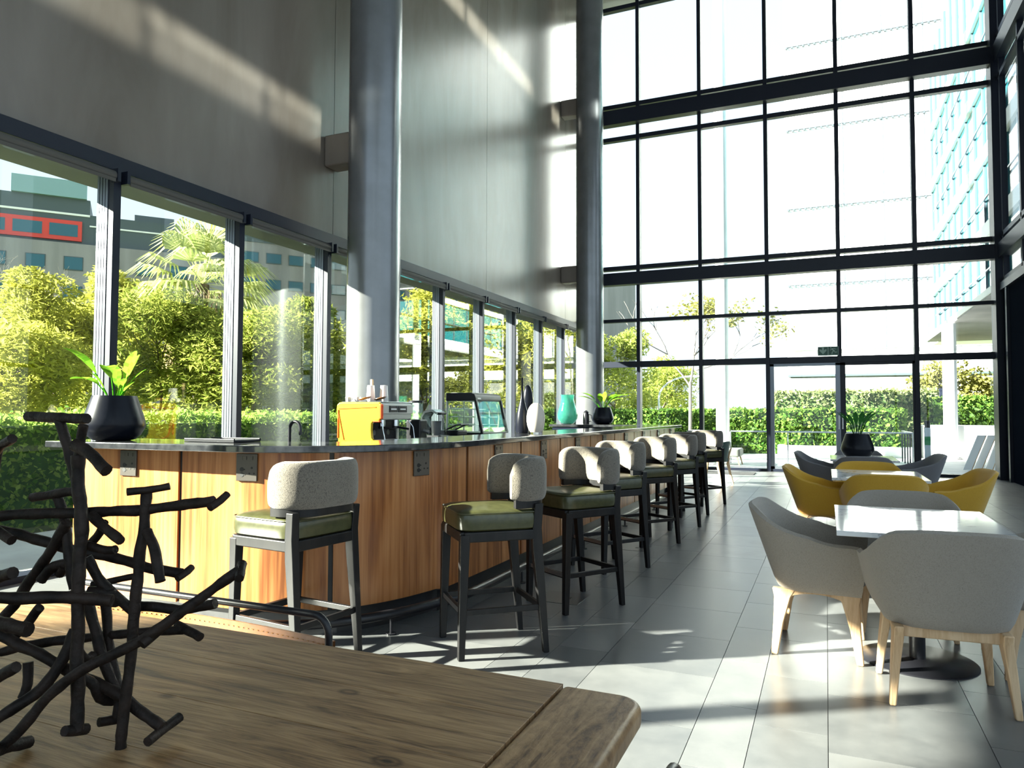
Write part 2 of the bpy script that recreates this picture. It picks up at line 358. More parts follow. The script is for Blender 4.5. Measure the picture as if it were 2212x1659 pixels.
def left_windows():
    ys=[4.2-1.425*5+1.425*i for i in range(15)]; ys=[y for y in ys if y<FY-.5]+[FY-.02]; ys[0]=-3.0
    # head and sill frame
    struct(MB().box(WX-.12,WX+.06,-3,FY,HEAD-.13,HEAD).build('trim_3',M['frame'],bevel=.004))
    struct(MB().box(WX-.12,WX+.04,-3,FY,0,.05).build('trim_4',M['frame'],bevel=.004))
    for i,(a,b) in enumerate(zip(ys,ys[1:])):
        w=thing('window_%d'%(i+1),None,None); del_keys(w); struct(w)
        m=MB(); y=b
        m.box(WX-.02,WX+.06,y-.035,y+.035,.05,HEAD-.13)
        m.build('mullion_cap',M['frame'],w)
        m=MB()
        for k in range(4): m.box(WX-.12+.03*k,WX-.095+.03*k,y-.05+.003*k,y+.03,.05,HEAD-.13)
        m.box(WX-.12,WX-.02,y-.035,y+.028,.05,HEAD-.13)
        m.build('mullion',M['mullion'],w)
        MB().box(WX-.062,WX-.056,a,b,.04,HEAD-.1).build('pane',M['glass'],w)
    # blinds
    for i,(a,b) in enumerate(zip(ys,ys[1:])):
        if b<3: continue
        names=['leftmost in view','second from the left','third from the left','behind the first column','just right of the first column','sixth from the left','seventh from the left','eighth from the left','ninth from the left','last before the glass facade']
        bl=thing('roller_blind','rolled up grey window blind over the left wall glazing, '+names[min(left_windows.k,9)],'blind',(WX+.09,(a+b)/2,HEAD-.19),group='roller blinds along the left windows')
        left_windows.k+=1
        h=(b-a)/2-.06
        MB().tube([(0,-h,0),(0,h,0)],.042,20).build('blind_roll',M['blind'],bl)
        for q in (-h-.03,h): MB().box(-.03,.05,q,q+.03,-.05,.06).build('bracket',M['frame'],bl)
        MB().box(.034,.040,-h+.01,h-.01,-.058,-.03).build('bottom_rail',M['blind'],bl)
left_windows.k=0
left_windows()

def facade():
    Z=[(0,.06,.06),(2.38,2.52,.14),(3.47,3.55,.08),(4.74,4.84,.08),(7.93,8.03,.08),(8.74,8.84,.08),(11.2,11.3,.08)]
    f=MB()
    for x in MX[1:-1]:
        f.box(x-.042,x+.042,FY-.10,FY+.12,2.4 if abs(x-.28)<.1 else 0,TOP)
    f.box(WX,WX+.06,FY-.1,FY+.12,0,TOP)
    for z0,z1,d in Z: f.box(WX,RX,FY-.07,FY+.07,z0,z1)
    struct(f.build('trim_5',M['frame'],bevel=.003))
    b=MB().box(WX,RX,FY-.28,FY-.05,4.35,4.64).box(WX,RX,FY-.28,FY-.05,8.27,8.62)
    struct(b.build('trim_6',M['frame'],bevel=.006))
    struct(MB().box(RX-.10,RX+.14,FY-.3,FY+.14,0,TOP).build('trim_7',M['frame'],bevel=.006))
    zs=[.06,2.38,3.47,4.35,8.27,TOP]
    for i,(a,b) in enumerate(zip(MX,MX[1:])):
        w=thing('window_%d'%(30+i),None,None); del_keys(w); struct(w)
        z0=2.5 if i in (3,4) else .06
        for lo,hi in ((z0,3.5),(3.5,4.5),(4.64,8.3),(8.6,TOP)):
            if hi-lo>.2: MB().box(a+.03,b-.03,FY,FY+.008,lo,hi).build('pane',M['glass2'],w)
    for i,(a,b) in enumerate(((-1.14,.29),(.29,1.70))):
        d=thing('door_%d'%(i+1),None,None); del_keys(d); struct(d)
        p=MB()
        if i==0: p.box(a,a+.09,FY-.05,FY+.03,.02,2.38).box(b-.10,b,FY-.05,FY+.03,.02,2.38)
        else: p.box(a,a+.10,FY-.05,FY+.03,.02,2.38).box(b-.05,b,FY-.05,FY+.03,.02,2.38)
        p.box(a,b,FY-.05,FY+.03,.02,.12).box(a,b,FY-.05,FY+.03,2.32,2.38)
        p.build('door_frame',M['mullion'] if i==0 else M['frame'],d,bevel=.004)
        MB().box(a+.08,b-.05,FY-.01,FY-.002,.1,2.33).build('pane',M['glass2'],d)
        MB().box((b-.05 if i==0 else a+.02),(b-.02 if i==0 else a+.05),FY-.09,FY-.05,.95,1.25).build('door_handle',M['steel'],d,bevel=.008)
facade()

def columns():
    for i,(x,y,lab) in enumerate(((-4.89,7.12,'thick satin metal column rising behind the coffee machine, nearer of the two indoors'),(-4.88,15.62,'tall satin metal column beside the glass facade, farther of the two indoors'))):
        c=thing('column',lab,'column',(x,y,0))
        m=MB()
        m.tube([(0,0,0),(0,0,2.2)],.31,48,False); m.tube([(0,0,2.2),(0,0,6.4)],.31,48,False); m.tube([(0,0,6.4),(0,0,TOP)],.31,48,False)
        m.build('shaft',M['column'],c)
        MB().tube([(0,0,0),(0,0,.03)],.34,48).build('base_ring',M['steel'],c)
        for z in (4.25,8.12):
            MB().box(WX-x,-.22,-.13,.13,z,z+.38).build('wall_bracket',M['plaster'],c,bevel=.025,seg=3)
columns()

# ================================================================== BAR
CT=catmull([(-4.47,2.97,0),(-3.8,2.98,0),(-3.3,3.0,0),(-2.85,3.03,0),(-2.5,3.2,0),(-2.27,3.5,0),(-2.17,3.9,0),(-2.14,4.4,0),(-2.14,8,0),(-2.14,11.8,0)],8)
PN=catmull([(-4.40,3.14,0),(-3.8,3.15,0),(-3.3,3.17,0),(-2.93,3.21,0),(-2.63,3.37,0),(-2.42,3.66,0),(-2.30,4.05,0),(-2.25,4.5,0),(-2.24,8,0),(-2.24,11.7,0)],8)
def resample(P,step):
    out=[P[0].copy()]; acc=0
    for a,b in zip(P,P[1:]):
        l=(b-a).length
        if l<1e-6: continue
        t=step-acc
        while t<=l:
            out.append(a+(b-a)*(t/l)); t+=step
        acc=(acc+l)%step if True else 0
    out.append(P[-1].copy()); return out
def offset(P,d):
    out=[]
    for i,p in enumerate(P):
        t=(P[min(i+1,len(P)-1)]-P[max(i-1,0)]).normalized(); out.append(p+V(-t.y,t.x,0)*d)   # to the left of travel = inwards
    return out
def strip(mb,P,d0,d1,z0,z1):
    A=offset(P,d0);B=offset(P,d1); n=len(P)
    rows=[]
    for i in range(n): rows.append([V(A[i].x,A[i].y,z0),V(A[i].x,A[i].y,z1),V(B[i].x,B[i].y,z1),V(B[i].x,B[i].y,z0)])
    mb.grid(rows,closev=True,smooth=True); mb.add(rows[0],[(0,1,2,3)]); mb.add(rows[-1],[(3,2,1,0)]); return mb
def arclen(P):
    s=[0]
    for a,b in zip(P,P[1:]): s.append(s[-1]+(b-a).length)
    return s
def sub(P,s0,s1):
    S=arclen(P); out=[]
    def at(s):
        for i in range(len(S)-1):
            if S[i+1]>=s: return P[i]+(P[i+1]-P[i])*((s-S[i])/(S[i+1]-S[i]+1e-9))
        return P[-1].copy()
    out=[at(s0)]+[P[i] for i in range(len(P)) if s0+1e-3<S[i]<s1-1e-3]+[at(s1)]
    return out
def s_ratio(P,r):   # arclength where x/y first exceeds r
    S=arclen(P)
    for i in range(len(P)-1):
        a=P[i].x/P[i].y; b=P[i+1].x/P[i+1].y
        if a<=r<=b: return S[i]+(S[i+1]-S[i])*(r-a)/(b-a)
    return None
def bar():
    S=arclen(PN)[-1]
    b=thing('bar_counter','long curved bar counter clad in orange teak veneer panels with black joints','bar counter',(0,0,0))
    joints=[s_ratio(PN,-1.1155),s_ratio(PN,-.767)]
    Y0=s_ratio(PN,-2.24/4.371)
    joints+=[Y0+.925*i for i in range(0,9)]
    joints=[j for j in joints if j<S-.1]
    ed=[0]+joints+[S]
    P=resample(PN,.05)
    for a,c in zip(ed,ed[1:]):
        strip(MB(),sub(P,a+.014,c-.014),0,.02,.15,1.05).build('panel',M['veneer'],b)
    strip(MB(),P,.012,.03,.14,1.05).build('black_backing',M['kick'],b)
    strip(MB(),sub(P,1.9,S),.05,.08,0,.15).build('kick_plate',M['kick'],b)
    strip(MB(),sub(P,0,1.9),.05,.08,0,.15).build('kick_tiles',M['kickt'],b)
    # inner carcass side
    strip(MB(),P,.46,.50,0,1.045).build('inner_face',M['kick'],b)
    # far return run
    MB().box(-4.15,-2.25,11.2,11.68,0,1.045).build('return_cabinet',M['dark'],b,bevel=.004)
    MB().box(-4.43,-4.40,3.14,3.62,0,1.045).build('end_panel',M['veneer'],b)
    # inner work surface
    strip(MB(),sub(P,0,S-.6),.50,.98,.84,.88).build('work_surface',M['steel'],b)
    strip(MB(),sub(P,0.2,S-.8),.55,.93,.0,.84).build('work_cabinet',M['dark'],b)
    # foot rail with little posts
    fr=thing('foot_rail','black tubular foot rail running along the foot of the curved bar','foot rail')
    FP=offset(P,-.14); 
    MB().tube([V(p.x,p.y,.115) for p in sub(FP,1.5,S-.1)],.028,12).build('rail_tube',M['blackmetal'],fr)
    for s in [2.3+1.5*i for i in range(6)]:
        q=sub(FP,s,s+.1)[0]
        m=MB().tube([(q.x,q.y,0),(q.x,q.y,.11)],.008,8).tube([(q.x,q.y,0),(q.x,q.y,.008)],.03,14); m.build('rail_post',M['blackmetal'],fr)
    # sockets
    def at(s): 
        q=sub(P,s,s+.03); t=(q[-1]-q[0]).normalized(); return q[0],t
    so=[s_ratio(PN,-4.129/3.3),s_ratio(PN,-3.14/3.3),s_ratio(PN,-.6039+.01)]
    so+=[Y0+.49+.925*i for i in range(0,8)]
    for s in so:
        if s is None or s>S-.1: continue
        p,t=at(s); n=V(t.y,-t.x,0); 
        A=Matrix(((t.x,n.x,0,p.x),(t.y,n.y,0,p.y),(0,0,1,.945),(0,0,0,1)))
        m=MB().box(-.068,.068,0,.012,-.066,.09,A); o=m.build('power_socket',M['sockp'],b,bevel=.003)
        for hs in (((-.03,.0,.013),(-.012,0,.004),(-.03,-.03,.013),(-.012,-.03,.004)),((.035,.01,.0065),),((.02,-.022,.005),),((.05,-.022,.005),)):
            h=MB()
            for u,v,r in hs: h.tube([A@V(u,.009,v),A@V(u,.0135,v)],r,10)
            h.build('socket_hole',M['hole'],o)
        k=MB()
        for u in (-.035,-.01,.03): k.box(u-.012,u+.012,.011,.015,.055,.075,A)
        k.build('socket_switch',M['sockp'],o)
    # worktop on top
    C=resample(CT,.05)
    ct=MB(); strip(ct,C,0,.56,1.05,1.09)
    o=ct.build('countertop',M['stone'],bevel=.006)
    tag(o,'long polished dark stone countertop sweeping round the top of the bar','countertop')
    o2=MB().box(-4.2,-2.72,11.18,11.8,1.05,1.09).build('return_countertop',M['stone'],bevel=.005)
    tag(o2,'short dark stone countertop under the teal vase at the far end of the bar','countertop')
bar()
def backbar():
    b=thing('back_bar_cabinet','low dark service counter behind the bar carrying the coffee machine and display case','cabinet',(-4.18,7.3,0))
    MB().box(-.33,.33,-1.9,2.3,.1,.86).build('body',M['dark'],b,bevel=.004)
    MB().box(-.36,.36,-1.93,2.33,.86,.90).build('worktop',M['stone'],b,bevel=.004)
    MB().box(-.30,.28,-1.85,2.25,0,.1).build('plinth',M['kick'],b)
    for i in range(5):
        d=MB().box(.33,.35,-1.86+.83*i,-1.07+.83*i,.13,.84).build('cabinet_door',M['dark'],b,bevel=.003)
        MB().box(.35,.37,-1.7+.83*i,-1.5+.83*i,.76,.775).build('door_handle',M['steel'],d)
backbar()

# ================================================================== STOOLS
def roundpath(hw,yb,yf,r=.16,n=8):
    # plan of a wrap-around back: from left front, round the back, to right front
    P=[V(-hw,yf,0)]
    for i in range(n+1):
        a=PI+ (PI/2)*i/n; P.append(V(-hw+r+r*cos(a),yb+r+r*sin(a),0))
    for i in range(n+1):
        a=1.5*PI+(PI/2)*i/n; P.append(V(hw-r+r*cos(a),yb+r+r*sin(a),0))
    P.append(V(hw,yf,0)); return P
def make_stool(nm,label):
    t=thing('bar_stool',label,'bar stool',group='bar stools along the counter')
    bl=M['black']
    for sx in (-1,1):
        # front leg
        b=[(sx*.205-.017,.22-.017),(sx*.205+.017,.22-.017),(sx*.205+.017,.22+.017),(sx*.205-.017,.22+.017)]
        tp=[(sx*.205-.025,.205-.027),(sx*.205+.025,.205-.027),(sx*.205+.025,.205+.025),(sx*.205-.025,.205+.025)]
        MB().hexa([V(x,y,0) for x,y in b],[V(x,y,.64) for x,y in tp]).build('leg',bl,t,bevel=.005)
        # rear leg, kinked: splays back below the seat, upright above
        m=MB()
        def q(x,y,a,c,z): return [V(x-a,y-c,z),V(x+a,y-c,z),V(x+a,y+c,z),V(x-a,y+c,z)]
        l0=q(sx*.21,-.245,.016,.016,0); l1=q(sx*.205,-.195,.023,.028,.56); l2=q(sx*.205,-.19,.024,.026,.66); l3=q(sx*.21,-.20,.022,.024,.79)
        m.grid([[*l0],[*l1],[*l2],[*l3]],closev=True,smooth=False); m.add(l0,[(3,2,1,0)]); m.add(l3,[(0,1,2,3)])
        m.build('leg',bl,t,bevel=.005)
    fr=MB()
    fr.box(-.215,.215,.185,.23,.60,.655).box(-.215,.215,-.215,-.175,.60,.655)
    fr.box(-.228,-.185,-.2,.21,.60,.655).box(.185,.228,-.2,.21,.60,.655)
    fr.build('seat_frame',bl,t,bevel=.008)
    st=MB(); z=.24
    st.bar((-.205,.212,z),(.205,.212,z),.022,.034).bar((-.208,-.22,z),(.208,-.22,z),.022,.03)
    st.bar((-.206,-.22,z),(-.206,.212,z),.022,.03).bar((.206,-.22,z),(.206,.212,z),.022,.03)
    st.build('footrest_ring',bl,t,bevel=.004)
    MB().box(-.19,.19,.2235,.2245,.231,.257).build('footrest_plate',M['steel'],t)
    # seat cushion: rounded, slightly domed
    nU,nV=20,16; hx,hy=.235,.228; y0=.012
    def edge(a):
        c,s_=cos(a),sin(a); e=.28
        return V(hx*math.copysign(abs(c)**e,c),y0+hy*math.copysign(abs(s_)**e,s_),0)
    rows=[]
    prof=[(.0,.655),(.93,.655),(.985,.665),(1.0,.69),(1.0,.72),(.985,.74),(.95,.753),(.85,.762),(.6,.770),(.3,.774),(0,.775)]
    for rr,zz in prof:
        rows.append([V(edge(2*PI*k/48).x*rr,y0+(edge(2*PI*k/48).y-y0)*rr,zz) for k in range(48)])
    c=MB().grid(rows,closev=True); c.build('seat_cushion',M['olive'],t)
    pp=[edge(2*PI*k/48)*1 for k in range(49)]
    MB().tube([V(p.x*.995,y0+(p.y-y0)*.995,.748) for p in pp],.0035,6,False).build('piping',M['olive'],t)
    # wood rail under the back
    P=resample(roundpath(.232,-.262,-.065,.15),.02)
    m=MB(); rows=[]
    A=offset(P,0);B=offset(P,.035)
    for a,b_ in zip(A,B): rows.append([V(a.x,a.y,.765),V(a.x,a.y,.815),V(b_.x,b_.y,.815),V(b_.x,b_.y,.765)])
    m.grid(rows,closev=True); m.add(rows[0],[(0,1,2,3)]); m.add(rows[-1],[(3,2,1,0)])
    m.build('back_rail',bl,t,bevel=.004)
    # padded back
    P=resample(roundpath(.248,-.285,-.045,.17),.02); A=offset(P,.036); n=len(P); m=MB(); rows=[]
    for i,a in enumerate(A):
        tt=(P[min(i+1,n-1)]-P[max(i-1,0)]).normalized(); nn=V(-tt.y,tt.x,0)
        u=i/(n-1); e=min(u,1-u)*(n-1)*.02      # distance to the nearer end
        k=1 if e>.11 else math.sqrt(max(0,1-((.11-e)/.11)**2))
        th=.040*(.5+.5*k) if e<.04 else .040
        top=.122*(.30+.70*k); bot=.112*(.86+.14*k); zc=.912
        row=[]
        for j in range(20):
            b=2*PI*j/20; cx,cz=cos(b),sin(b); hh=top if cz>0 else bot
            row.append(a+nn*math.copysign(abs(cx)**.6,cx)*th+V(0,0,zc+math.copysign(abs(cz)**.55,cz)*hh))
        rows.append(row)
    m.grid(rows,closev=True)
    for r,sg in ((rows[0],1),(rows[-1],-1)):
        c=sum((v for v in r),V(0,0,0))/20; m.add(r+[c],[(j,(j+1)%20,20)[::sg] for j in range(20)],True)
    m.build('padded_back',M['tweed'],t)
    return t
SL=['bar stool seen from behind at the curved bar end, nearest the wooden table',
 'tweed-backed bar stool with sunlit bright olive seat, second from the curved end of the bar',
 'bar stool with dark olive seat, third from the wooden table',
 'bar stool with half-sunlit tweed back, fourth from the wooden table',
 'bar stool with half-sunlit tweed back, fifth from the wooden table',
 'bar stool in the row, third from the far end of the bar',
 'mostly hidden bar stool, second from the far end of the bar',
 'farthest bar stool, next to the green chair at the far end of the bar']
SP=[(-2.52,3.0,83),(-1.71,3.64,132),(-1.57,4.65,146),(-1.675,5.865,146),(-1.655,7.10,144),(-1.63,8.22,147),(-1.69,9.25,145),(-1.63,10.44,147)]
proto=make_stool('bar_stool',SL[0])
for i,(x,y,a) in enumerate(SP):
    s=proto if i==0 else copy_tree(proto)
    s.location=(x,y,0); s.rotation_euler=(0,0,math.radians(a)); s['label']=SL[i]

# ================================================================== MARBLE TABLES AND TUB CHAIRS
def make_chair(label,mat,colour):
    t=thing('tub_chair',label,'chair',group=colour+' tub chairs round the marble tables')
    nu=41; rows_o=[];rows_i=[]
    def plan(u,v):   # u -1..1 , v 0..1 outer surface
        W=.245+.085*v**.8; B=.205+.150*v; yf=.215+.03*v
        a=abs(u); sg=1 if u>0 else -1
        if a>.62:
            q=(a-.62)/.38; return V(sg*W,-B*.12+(yf+B*.12)*q,0)
        ph=(PI/2)*(a/.62); e=.62
        return V(sg*W*abs(sin(ph))**e,-B*.12-B*.88*abs(cos(ph))**e,0)
    def ztop(u):
        a=abs(u); hi=.775; lo=.60
        if a<.22: return hi-.01*(a/.22)**2
        q=min(1,(a-.22)/.62); q=q*q*(3-2*q); q=q**.8
        return hi-.01-(hi-.01-lo)*q-(0 if a<.93 else .05*((a-.93)/.07)**2)
    th=.042; m=MB(); rows=[]
    us=[-1+2*i/(nu-1) for i in range(nu)]
    for u in us:
        zt=ztop(u); p1=plan(u,1)
        ctr=V(0,.02,0)
        row=[]
        zb=.335
        for v in (0,.03,.12,.3,.5,.7,.85,.95): 
            p=plan(u,v if v>.05 else 0); z=zb+v*(zt-zb)
            if v==0: p=ctr+(p-ctr)*.90
            row.append(V(p.x,p.y,z))
        # rounded top
        dirn=(V(p1.x*.9,p1.y+.0,0)).normalized() if abs(u)<.7 else V(math.copysign(1,u),0,0)
        for b in (.15,.5,.85):
            off=th*.5*(1-cos(PI*b)); row.append(V(p1.x,p1.y,zt-.012)-dirn*off+V(0,0,.022*sin(PI*b)))
        for v in (.93,.7,.45,.2):
            p=plan(u,v); z=zb+v*(zt-zb); dr=dirn; q=V(p.x,p.y,z)-dr*th*1.05; row.append(q)
        rows.append(row)
    m.grid(rows)
    for r,s_ in ((rows[0],1),(rows[-1],-1)):
        c=V(sum(v.x for v in r)/len(r),rows[0][0].y+.03,sum(v.z for v in r)/len(r))
        k=len(r); m.add(r+[c],[(j,(j+1)%k,k)[::s_] for j in range(k)],True)
    m.build('shell',mat,t)
    # bottom skin
    bt=[r[0] for r in rows]; m=MB(); m.add([V(v.x,v.y,.337) for v in bt]+[V(0,.02,.333)],[(j,(j+1)%nu,nu) for j in range(nu)])
    m.build('underside',mat,t)
    # seat cushion
    rows=[]
    for rr,zz in ((0,.36),(.9,.36),(1,.38),(1,.43),(.97,.448),(.9,.455),(.5,.46),(0,.462)):
        r=[]
        for k in range(40):
            a=2*PI*k/40; c,s_=cos(a),sin(a); e=.45
            r.append(V(.225*rr*math.copysign(abs(c)**e,c),.02+.215*rr*math.copysign(abs(s_)**e,s_),zz))
        rows.append(r)
    MB().grid(rows,closev=True).build('seat_cushion',mat,t)
    # oak legs: broad at the top, tapering out to the foot
    for sx in (-1,1):
        for sy in (-1,1):
            x0,y0,x1,y1=sx*.205,sy*.165,sx*.235,sy*.205
            def q(x,y,a,c,z): return [V(x-a,y-c,z),V(x+a,y-c,z),V(x+a,y+c,z),V(x-a,y+c,z)]
            m=MB(); ls=[q(x1,y1,.014,.017,0),q((x0+x1)/2,(y0+y1)/2,.018,.026,.17),q(x0,y0,.021,.042,.30),q(x0,y0*.95,.021,.06,.345)]
            m.grid(ls,closev=True,smooth=False); m.add(ls[0],[(3,2,1,0)]); m.add(ls[-1],[(0,1,2,3)])
            m.build('leg',M['oak'],t,bevel=.008,seg=3)
        # arched side apron
        poly=[(-.15,.345),(.15,.345)]+[(.15-.30*i/14,.285+.045*sin(PI*i/14)**.5) for i in range(15)]
        MB().prism(poly,lambda u,v,tt: (tt,u,v),sx*.205-.017,sx*.205+.017).build('side_rail',M['oak'],t)
    for q in (-.15,.15): MB().box(-.2,.2,q-.015,q+.015,.29,.345).build('cross_rail',M['oak'],t,bevel=.006)
    return t
def make_table(label):
    t=thing('marble_table',label,'table',group='white marble topped tables')
    MB().box(-.378,.378,-.53,.53,.695,.72).build('tabletop',M['marble'],t,bevel=.003)
    MB().box(-.22,.22,-.22,.22,.685,.695).build('top_plate',M['blackmetal'],t)
    MB().tube([(0,0,.01),(0,0,.69)],.038,24).build('pedestal',M['blackmetal'],t)
    MB().lathe([(0,.018),(.05,.018),(.06,.014),(.27,.010),(.275,.006),(.275,0),(0,0)],n=48).build('base_disc',M['blackmetal'],t)
    return t
TY=[4.30,7.42,10.2]
TL=['marble table nearest the camera among four taupe chairs','marble table in the middle of the row, ringed by mustard chairs','farthest marble table, carrying a black planter']
tb=make_table(TL[0])
for i,y in enumerate(TY):
    o=tb if i==0 else copy_tree(tb); o.location=(.415,y,0); o['label']=TL[i]
CH=[]
g=make_chair('x',M['greyfab'],'taupe'); yl=make_chair('x',M['yelfab'],'mustard'); g2=make_chair('x',M['greyfab2'],'grey')
lay={0:[(-.05,4.34,-93,'taupe tub chair at the left side of the nearest marble table'),(.47,3.83,4,'taupe tub chair seen from behind, in front of the nearest marble table'),
        (.42,4.91,178,'taupe tub chair on the far side of the nearest marble table, facing the camera'),(.98,4.40,92,'taupe tub chair at the right side of the nearest marble table, cut by the frame')],
     1:[(-.04,7.45,-93,'mustard yellow tub chair on the left side of the middle table'),(.43,6.90,2,'mustard yellow tub chair seen from behind at the near side of the middle table'),
        (.38,8.0,180,'mustard yellow tub chair behind the middle table, facing the camera'),(1.0,7.55,100,'mustard yellow tub chair on the right side of the middle table')],
     2:[(-.04,10.25,-95,'grey tub chair on the left side of the farthest marble table'),(.40,9.62,0,'grey tub chair seen from behind at the near side of the farthest marble table'),
        (.40,10.8,180,'grey tub chair beyond the farthest marble table, behind the planter'),(.98,10.25,98,'grey tub chair on the right side of the farthest marble table')]}
for k,src in ((0,g),(1,yl),(2,g2)):
    for i,(x,y,a,lb) in enumerate(lay[k]):
        o=src if i==0 else copy_tree(src); o.location=(x,y,0); o.rotation_euler=(0,0,math.radians(a)); o['label']=lb

# ================================================================== WOODEN TABLE, LEATHER CHAIRS, SCULPTURE
def wood_table():
    t=thing('wooden_table','large reclaimed brown wood table with end board filling the foreground','table',(-1.35,.83,0))
    x0,x1,y0,y1=-1.0,1.035,-.53,.53; z=.74
    xe=x1-.165
    m=MB(); n=6; w=(y1-y0)/n; ys=[y0+w*i for i in range(n+1)]
    for i in range(n): m.box(x0+.165+.0003,xe-.0003,ys[i]+.0002,ys[i+1]-.0002,z-.045,z)
    m.build('planks',M['oldwood'],t,bevel=.0012)
    # breadboard ends with a rounded outer corner
    def endboard(xa,xb,flip):
        r=.05; poly=[]
        for cx,cy,a0 in ((xb-r,y1-r,0),(xb-r,y0+r,-PI/2)):
            pass
        poly=[(xa,y0),(xb-r,y0)]+[(xb-r+r*sin(PI/2*i/6),y0+r-r*cos(PI/2*i/6)) for i in range(1,7)]+[(xb-r+r*cos(PI/2*i/6),y1-r+r*sin(PI/2*i/6)) for i in range(0,7)]+[(xa,y1)]
        if flip: poly=[(-u+ (x0+x1),v) for u,v in poly][::-1]
        MB().prism(poly,lambda u,v,tt:(u,v,tt),z-.045,z).build('end_board',M['oldwoodx'],t,bevel=.014,seg=4)
    endboard(xe,x1,False); endboard(xe,x1,True)
    MB().box(x0+.12,x1-.12,y0+.1,y0+.13,z-.13,z-.045).box(x0+.12,x1-.12,y1-.13,y1-.1,z-.13,z-.045).box(x1-.15,x1-.12,y0+.1,y1-.1,z-.13,z-.045).box(x0+.12,x0+.15,y0+.1,y1-.1,z-.13,z-.045).build('apron',M['oldwood'],t)
    for x in (x0+.16,x1-.16):
        for y in (y0+.14,y1-.14): MB().box(x-.04,x+.04,y-.04,y+.04,0,z-.045).build('leg',M['oldwoodx'],t,bevel=.006)
wood_table()
def leather_chair(label,loc,rot,hw=.31):
    t=thing('leather_chair',label,'chair',loc,math.radians(rot),group='black tube framed leather chairs at the wooden table')
    # faces local +Y; back at y=-.05
    r=.0095; bk=M['blackmetal']; zt=.768
    def arc(x0,z0,sx,rr=.045): return [V(sx*(x0-rr+rr*sin(PI/2*i/5)),0,z0-rr+rr*cos(PI/2*i/5)) for i in range(6)]
    L_=[V(-hw,0,.45)]+[V(v.x,0,v.z) for v in arc(hw,zt,-1)][::-1]+[V(v.x,0,v.z) for v in arc(hw,zt,1)]+[V(hw,0,.45)]
    MB().tube(L_,r,12).build('back_frame',bk,t)
    for sx in (-1,1):
        MB().tube([(sx*hw,0,.45),(sx*hw,-.02,0)],r,10).build('leg',bk,t)
        MB().tube([(sx*hw,.48,.44),(sx*hw,.52,0)],r,10).build('leg',bk,t)
    MB().tube([(-hw,0,.45),(-hw,.48,.44),(hw,.48,.44),(hw,0,.45),(-hw,0,.45)],r,10,False).build('seat_frame',bk,t)
    # sling leather back wrapped over the uprights, lower than the frame top
    m=MB(); rows=[]
    for i in range(13):
        u=-1+2*i/12; y=-.012-.035*(1-u*u); row=[]
        for j in range(7): row.append(V(u*(hw+.006),y,.50+.205*j/6))
        for j in range(7): row.append(V(u*(hw+.006),y-.006,.705-.205*j/6))
        rows.append(row)
    m.grid(rows,closev=True); m.build('leather_back',M['tan'],t)
    st=MB()
    for i in range(52):
        u=-.98+1.96*i/51; y=-.012-.035*(1-u*u)-.0075; st.box(u*hw-.003,u*hw+.003,y-.001,y+.001,.6915,.6930)
        y2=y+.0090; st.box(u*hw-.003,u*hw+.003,y2-.001,y2+.001,.6915,.6930)
    st.build('stitching',new('amber_thread',(.5,.25,.08),.7) if 'amber_thread' not in bpy.data.materials else bpy.data.materials['amber_thread'],t,fixn=False)
    MB().box(-hw+.01,hw-.01,.02,.47,.445,.46).build('leather_seat',M['tan'],t,bevel=.006)
leather_chair('tan leather sling chair with black tube frame on the far side of the wooden table',(-1.60,1.47,0),180,.47)
def knob_chair():
    leather_chair('leather chair at the end of the wooden table, only a black tube corner showing',(-.205,.83,0),90,.25)
knob_chair()

